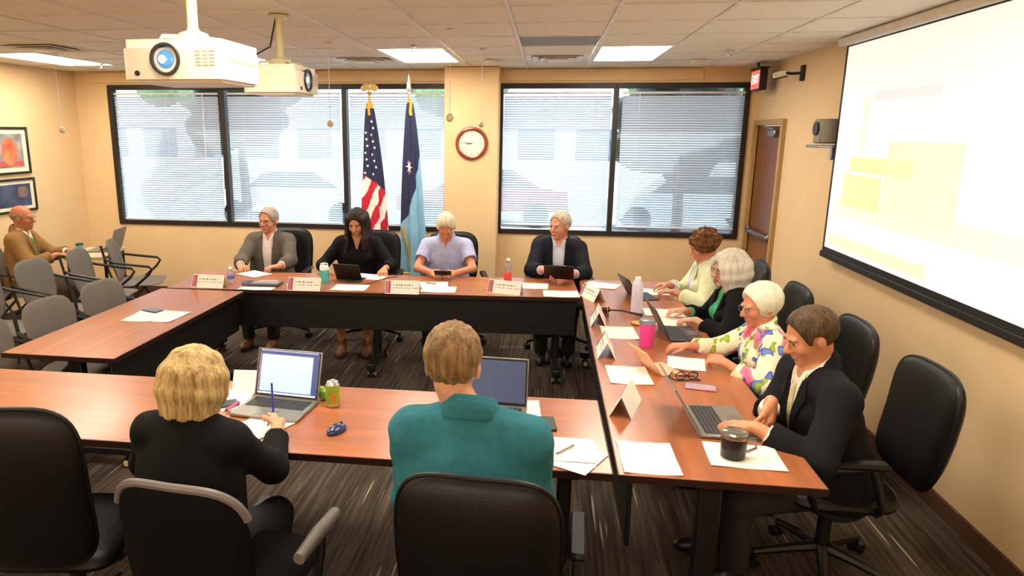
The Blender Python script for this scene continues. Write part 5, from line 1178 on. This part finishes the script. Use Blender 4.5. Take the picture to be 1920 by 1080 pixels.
phone('phone on the papers left of the blonde woman laptop', -1.46, 2.87, R(-55), z=TZ+.003); phone('phone with a pale lower half on the near table', .037, 2.89, R(6), sc='#4d5a56'); phone('dark phone beside the sheets of the woman in black', -1.61, 5.65, R(92), z=TZ)
phone('pink cased phone on the table before the flowered blouse woman', .80, 3.46, R(78), '#c68fa2', sc='#b79aa8'); 
t = thing('phone', 'dark phone held by the man in the light blue polo', 'phone', (-.865, 5.855, .80), R(0), 'mobile phones'); MB().box((0, 0, 0), (.15, .073, .009), b=.003, X=RX(R(-40))).build('body', MATS['phone_#18171a'], t); MB().box((0, 0, .005), (.14, .066, .0008), X=RX(R(-40))).build('screen', MATS['tablet_glass'], t, False)
# mouse, pens, small things
t = thing('computer_mouse', 'dark blue computer mouse on the near table', 'mouse', (-.85, 2.675, TZ), R(-24)); 
mm = SDF(V(-.06, -.08, -.02), V(.06, .08, .06), .004); mm.ell(V(0, 0, .006), V(.032, .055, .03), k=0); mm.half(V(0, 0, .001), V(0, 0, -1)); mm.mesh('shell', mat('mouse_blue', '#20305e', .25, coat=.4), t); MB().cyl((-.004, .028, .03), (.004, .028, .03), .008, n=12).build('wheel', dark, t); MB().box((0, -.02, .035), (.02, .012, .001), b=.0004, X=RX(R(4))).build('emblem', alum, t)
def pen(label, p, q, col, r_=.0045):
    t = thing('pen', label, 'pen', p, 0, 'pens'); d = Vector(q)-Vector(p); MB().cyl((0, 0, 0), d*.86, r_, n=10).build('barrel', mat('pen_'+col, col, .35), t); MB().cyl(d*.86, d, r_*.8, .0008, n=10).build('tip', dark, t); MB().box(tuple(d*.15+Vector((0, 0, r_))), (.003, .003, .003)).build('clip', steel, t); return t
pen('grey pen lying on the paper pile', (.145, 2.67, TZ+.0135), (.07, 2.575, TZ+.0135), '#8a8488'); pen('blue pen upright in the writing hand', (-1.155, 2.735, .92), (-1.125, 2.665, .79), '#23239a'); pen('pink highlighter on the papers by the blonde woman', (-1.39, 2.90, TZ+.012), (-1.41, 2.79, TZ+.012), '#e85a8e', .007)
pen('white pen beside the folder on the back table', (-2.12, 5.43, TZ+.005), (-2.02, 5.30, TZ+.005), '#efe6e0'); pen('pen near the third name card papers', (-.98, 5.66, TZ+.012), (-.88, 5.62, TZ+.012), '#5a5248')
t = thing('gavel_block', 'brown wooden block with a small gavel on the right table', 'gavel', (.42, 4.83, TZ), R(20)); wdm = mat('gavel_wood', '#7a4420', .35)
MB().lathe([(.04, 0), (.042, .006), (.04, .018), (.03, .022), (.001, .022)], 20).build('sound_block', wdm, t); MB().cyl((-.04, .0, .045), (.04, .0, .045), .022, n=18).build('head', mat('gavel_dark', '#3a2012', .3), t); MB().tube([(.0, .0, .045), (.12, -.03, .04), (.26, -.08, .012)], [.008, .006, .009], 8).build('handle', mat('gavel_handle', '#2c1a12', .3), t)
for s_ in (-1, 1): MB().cyl((s_*.022-.004, 0, .045), (s_*.022+.004, 0, .045), .0235, n=18).build('brass_band', polem, t)
t = thing('snack_packet', 'orange and white packet lying beside the pink tumbler', 'packet', (.645, 4.63, TZ), R(-30)); MB().slab(.12, .07, .02, e=3, X=TR(0, 0, .011) @ RX(math.pi/2)).build('wrapper', mat('packet_orange', '#ef9a4a', .4, var=.5, scale=14), t); MB().box((.04, 0, .0215), (.03, .05, .002), b=.0008).build('white_panel', paperm, t)
t = thing('eyeglasses', 'black folded eyeglasses near the peach tablet case', 'glasses', (.755, 3.58, TZ), R(15)); 
g = MB()
for s_ in (-1, 1): g.tube([(s_*.033+.026*math.cos(a), 0, .022+.02*math.sin(a)) for a in [2*math.pi*i/16 for i in range(16)]], .0028, 6, closed=True)
g.tube([(-.008, 0, .026), (.008, 0, .026)], .0025, 6); g.build('front_frame', black, t)
for s_ in (-1, 1): MB().tube([(s_*.06, 0, .03), (s_*.058, .07, .012), (s_*.02, .12, .005)], .0026, 6).build('temple', black, t)
tag(MB().tube([(.70, 3.66, TZ+.004), (.66, 3.60, TZ+.004), (.70, 3.55, TZ+.004), (.82, 3.57, TZ+.004), (.80, 3.63, TZ+.004), (.72, 3.62, TZ+.004)], .003, 6).build('charging_cable', black, None), 'black charging cable looped around the eyeglasses', 'cable')
tag(MB().tube([(-1.46, 5.55, TZ+.003), (-1.40, 5.75, TZ+.003), (-1.33, 5.86, TZ+.003), (-1.28, 5.92, TZ+.003)], .003, 6).build('charging_cable', dark, None), 'thin dark cable running to the back edge by the woman in black', 'cable')

# ---------------------------------------------------------------- outside the windows
grd = mat('asphalt_pale', '#b9bcc0', .9, var=.15, scale=.6); tag(MB().box((-1.5, 33.1, -.35), (90, 50, .1)).build('ground', grd, None, False), None, None, None, 'structure')
soff = mat('soffit_grey', '#8b8f98', .8); tag(MB().box((-1.7, 8.62, 2.86), (12, 1.1, .12), b=.01).build('roof_overhang', soff, None, False), None, None, None, 'structure')
def leafm(nm, a): return mat(nm, a, .8, var=.45, scale=9, bump=.6, bscale=14)
def tree(label, x, y, h, r_, seed, col, n=26, trunk=.09):
    t = thing('tree', label, 'tree', (x, y, -.3), 0, 'trees outside the windows'); rnd = random.Random(seed)
    f = SDF(V(-r_*1.5, -r_*1.5, h-r_*2.1), V(r_*1.5, r_*1.5, h+.5), .055 if r_ < 1.5 else .11)
    for i in range(n):
        v = V(rnd.gauss(0, 1), rnd.gauss(0, 1), rnd.gauss(0, 1)); v = v/np.linalg.norm(v)*r_*rnd.uniform(.35, .8); f.ell(V(0, 0, h-r_*.9)+v*V(1, 1, .85), V(1, 1, .8)*r_*rnd.uniform(.28, .42), None, .05)
    f.fn(lambda F, a, b, c_: F+.05*noise3(a, b, c_, 13., seed)+.035*noise3(a, b, c_, 31., seed)); f.mesh('crown', leafm('leaves_'+col, col), t, it=0)
    MB().tube([(0, 0, 0), (.05, .02, h*.35), (0, 0, h-r_*.9)], [trunk, trunk*.8, trunk*.5], 10).build('trunk', mat('bark', '#4a3a2c', .9, bump=.4), t)
tree('dark tree close outside the leftmost window', -4.2, 9.3, 3.15, .72, 3, '#1c2618'); tree('dark tree close outside the rightmost window', 1.7, 9.7, 3.35, 1.05, 4, '#1a2218'); 
tree('leafy green tree across the lot behind the leftmost windows', -10.5, 22, 6.5, 2.6, 5, '#5f7a4a'); tree('leafy tree across the lot behind the flags', -3.2, 26, 6.6, 2.4, 6, '#6a8450'); tree('leafy tree across the lot behind the right windows', 4.2, 24, 6.4, 2.5, 8, '#5c7648')
b_ = thing('office_building', 'pale office building across the lot outside', 'building', (-2, 38, -.3)); MB().box((0, 0, 1.7), (46, 6, 3.4), b=.05).build('walls', mat('facade_pale', '#c9c6c0', .8), b_, False)
wm_ = None
for i in range(16):
    if wm_ is None: o = MB().box((0, 0, 0), (1.8, .1, 1.5), b=.02).build('window', mat('facade_glass', '#56657a', .15), b_); wm_ = o.data
    else: o = link('window', wm_, b_)
    o.location = (-21+i*2.8, -3.03, 1.7)
def car(label, x, y, col, rz=0):
    t = thing('car', label, 'car', (x, y, -.3), rz, 'parked cars outside'); body = [(-2.1, .35), (-2.15, .7), (-1.9, .85), (-1.1, .92), (-.6, 1.38), (.75, 1.42), (1.45, .98), (2.1, .88), (2.15, .4)]
    MB().prism(body, 1.7, X=TR(0, .85, 0) @ RX(math.pi/2)).build('body', mat('car_'+col, col, .25, coat=.5), t); MB().prism([(-1.0, .95), (-.58, 1.32), (.7, 1.35), (1.3, .98)], 1.72, X=TR(0, .86, 0) @ RX(math.pi/2)).build('side_glass', mat('car_glass', '#20262c', .1), t)
    for x_ in (-1.3, 1.35):
        for y_ in (-.85, .65): MB().cyl((x_, y_, .32), (x_, y_+.2, .32), .32, n=20).build('wheel', dark, t)
car('white car parked outside behind the second window', -6.2, 17, '#d8dadc'); car('red car parked outside behind the flags', -1.6, 18, '#8a2a26'); car('silver car parked outside behind the right windows', 3.4, 17.5, '#a9adb2')
paper('white papers beside the teal cup before the man in tan', -4.86, 6.46, R(20), .2, .16, z=.7305)
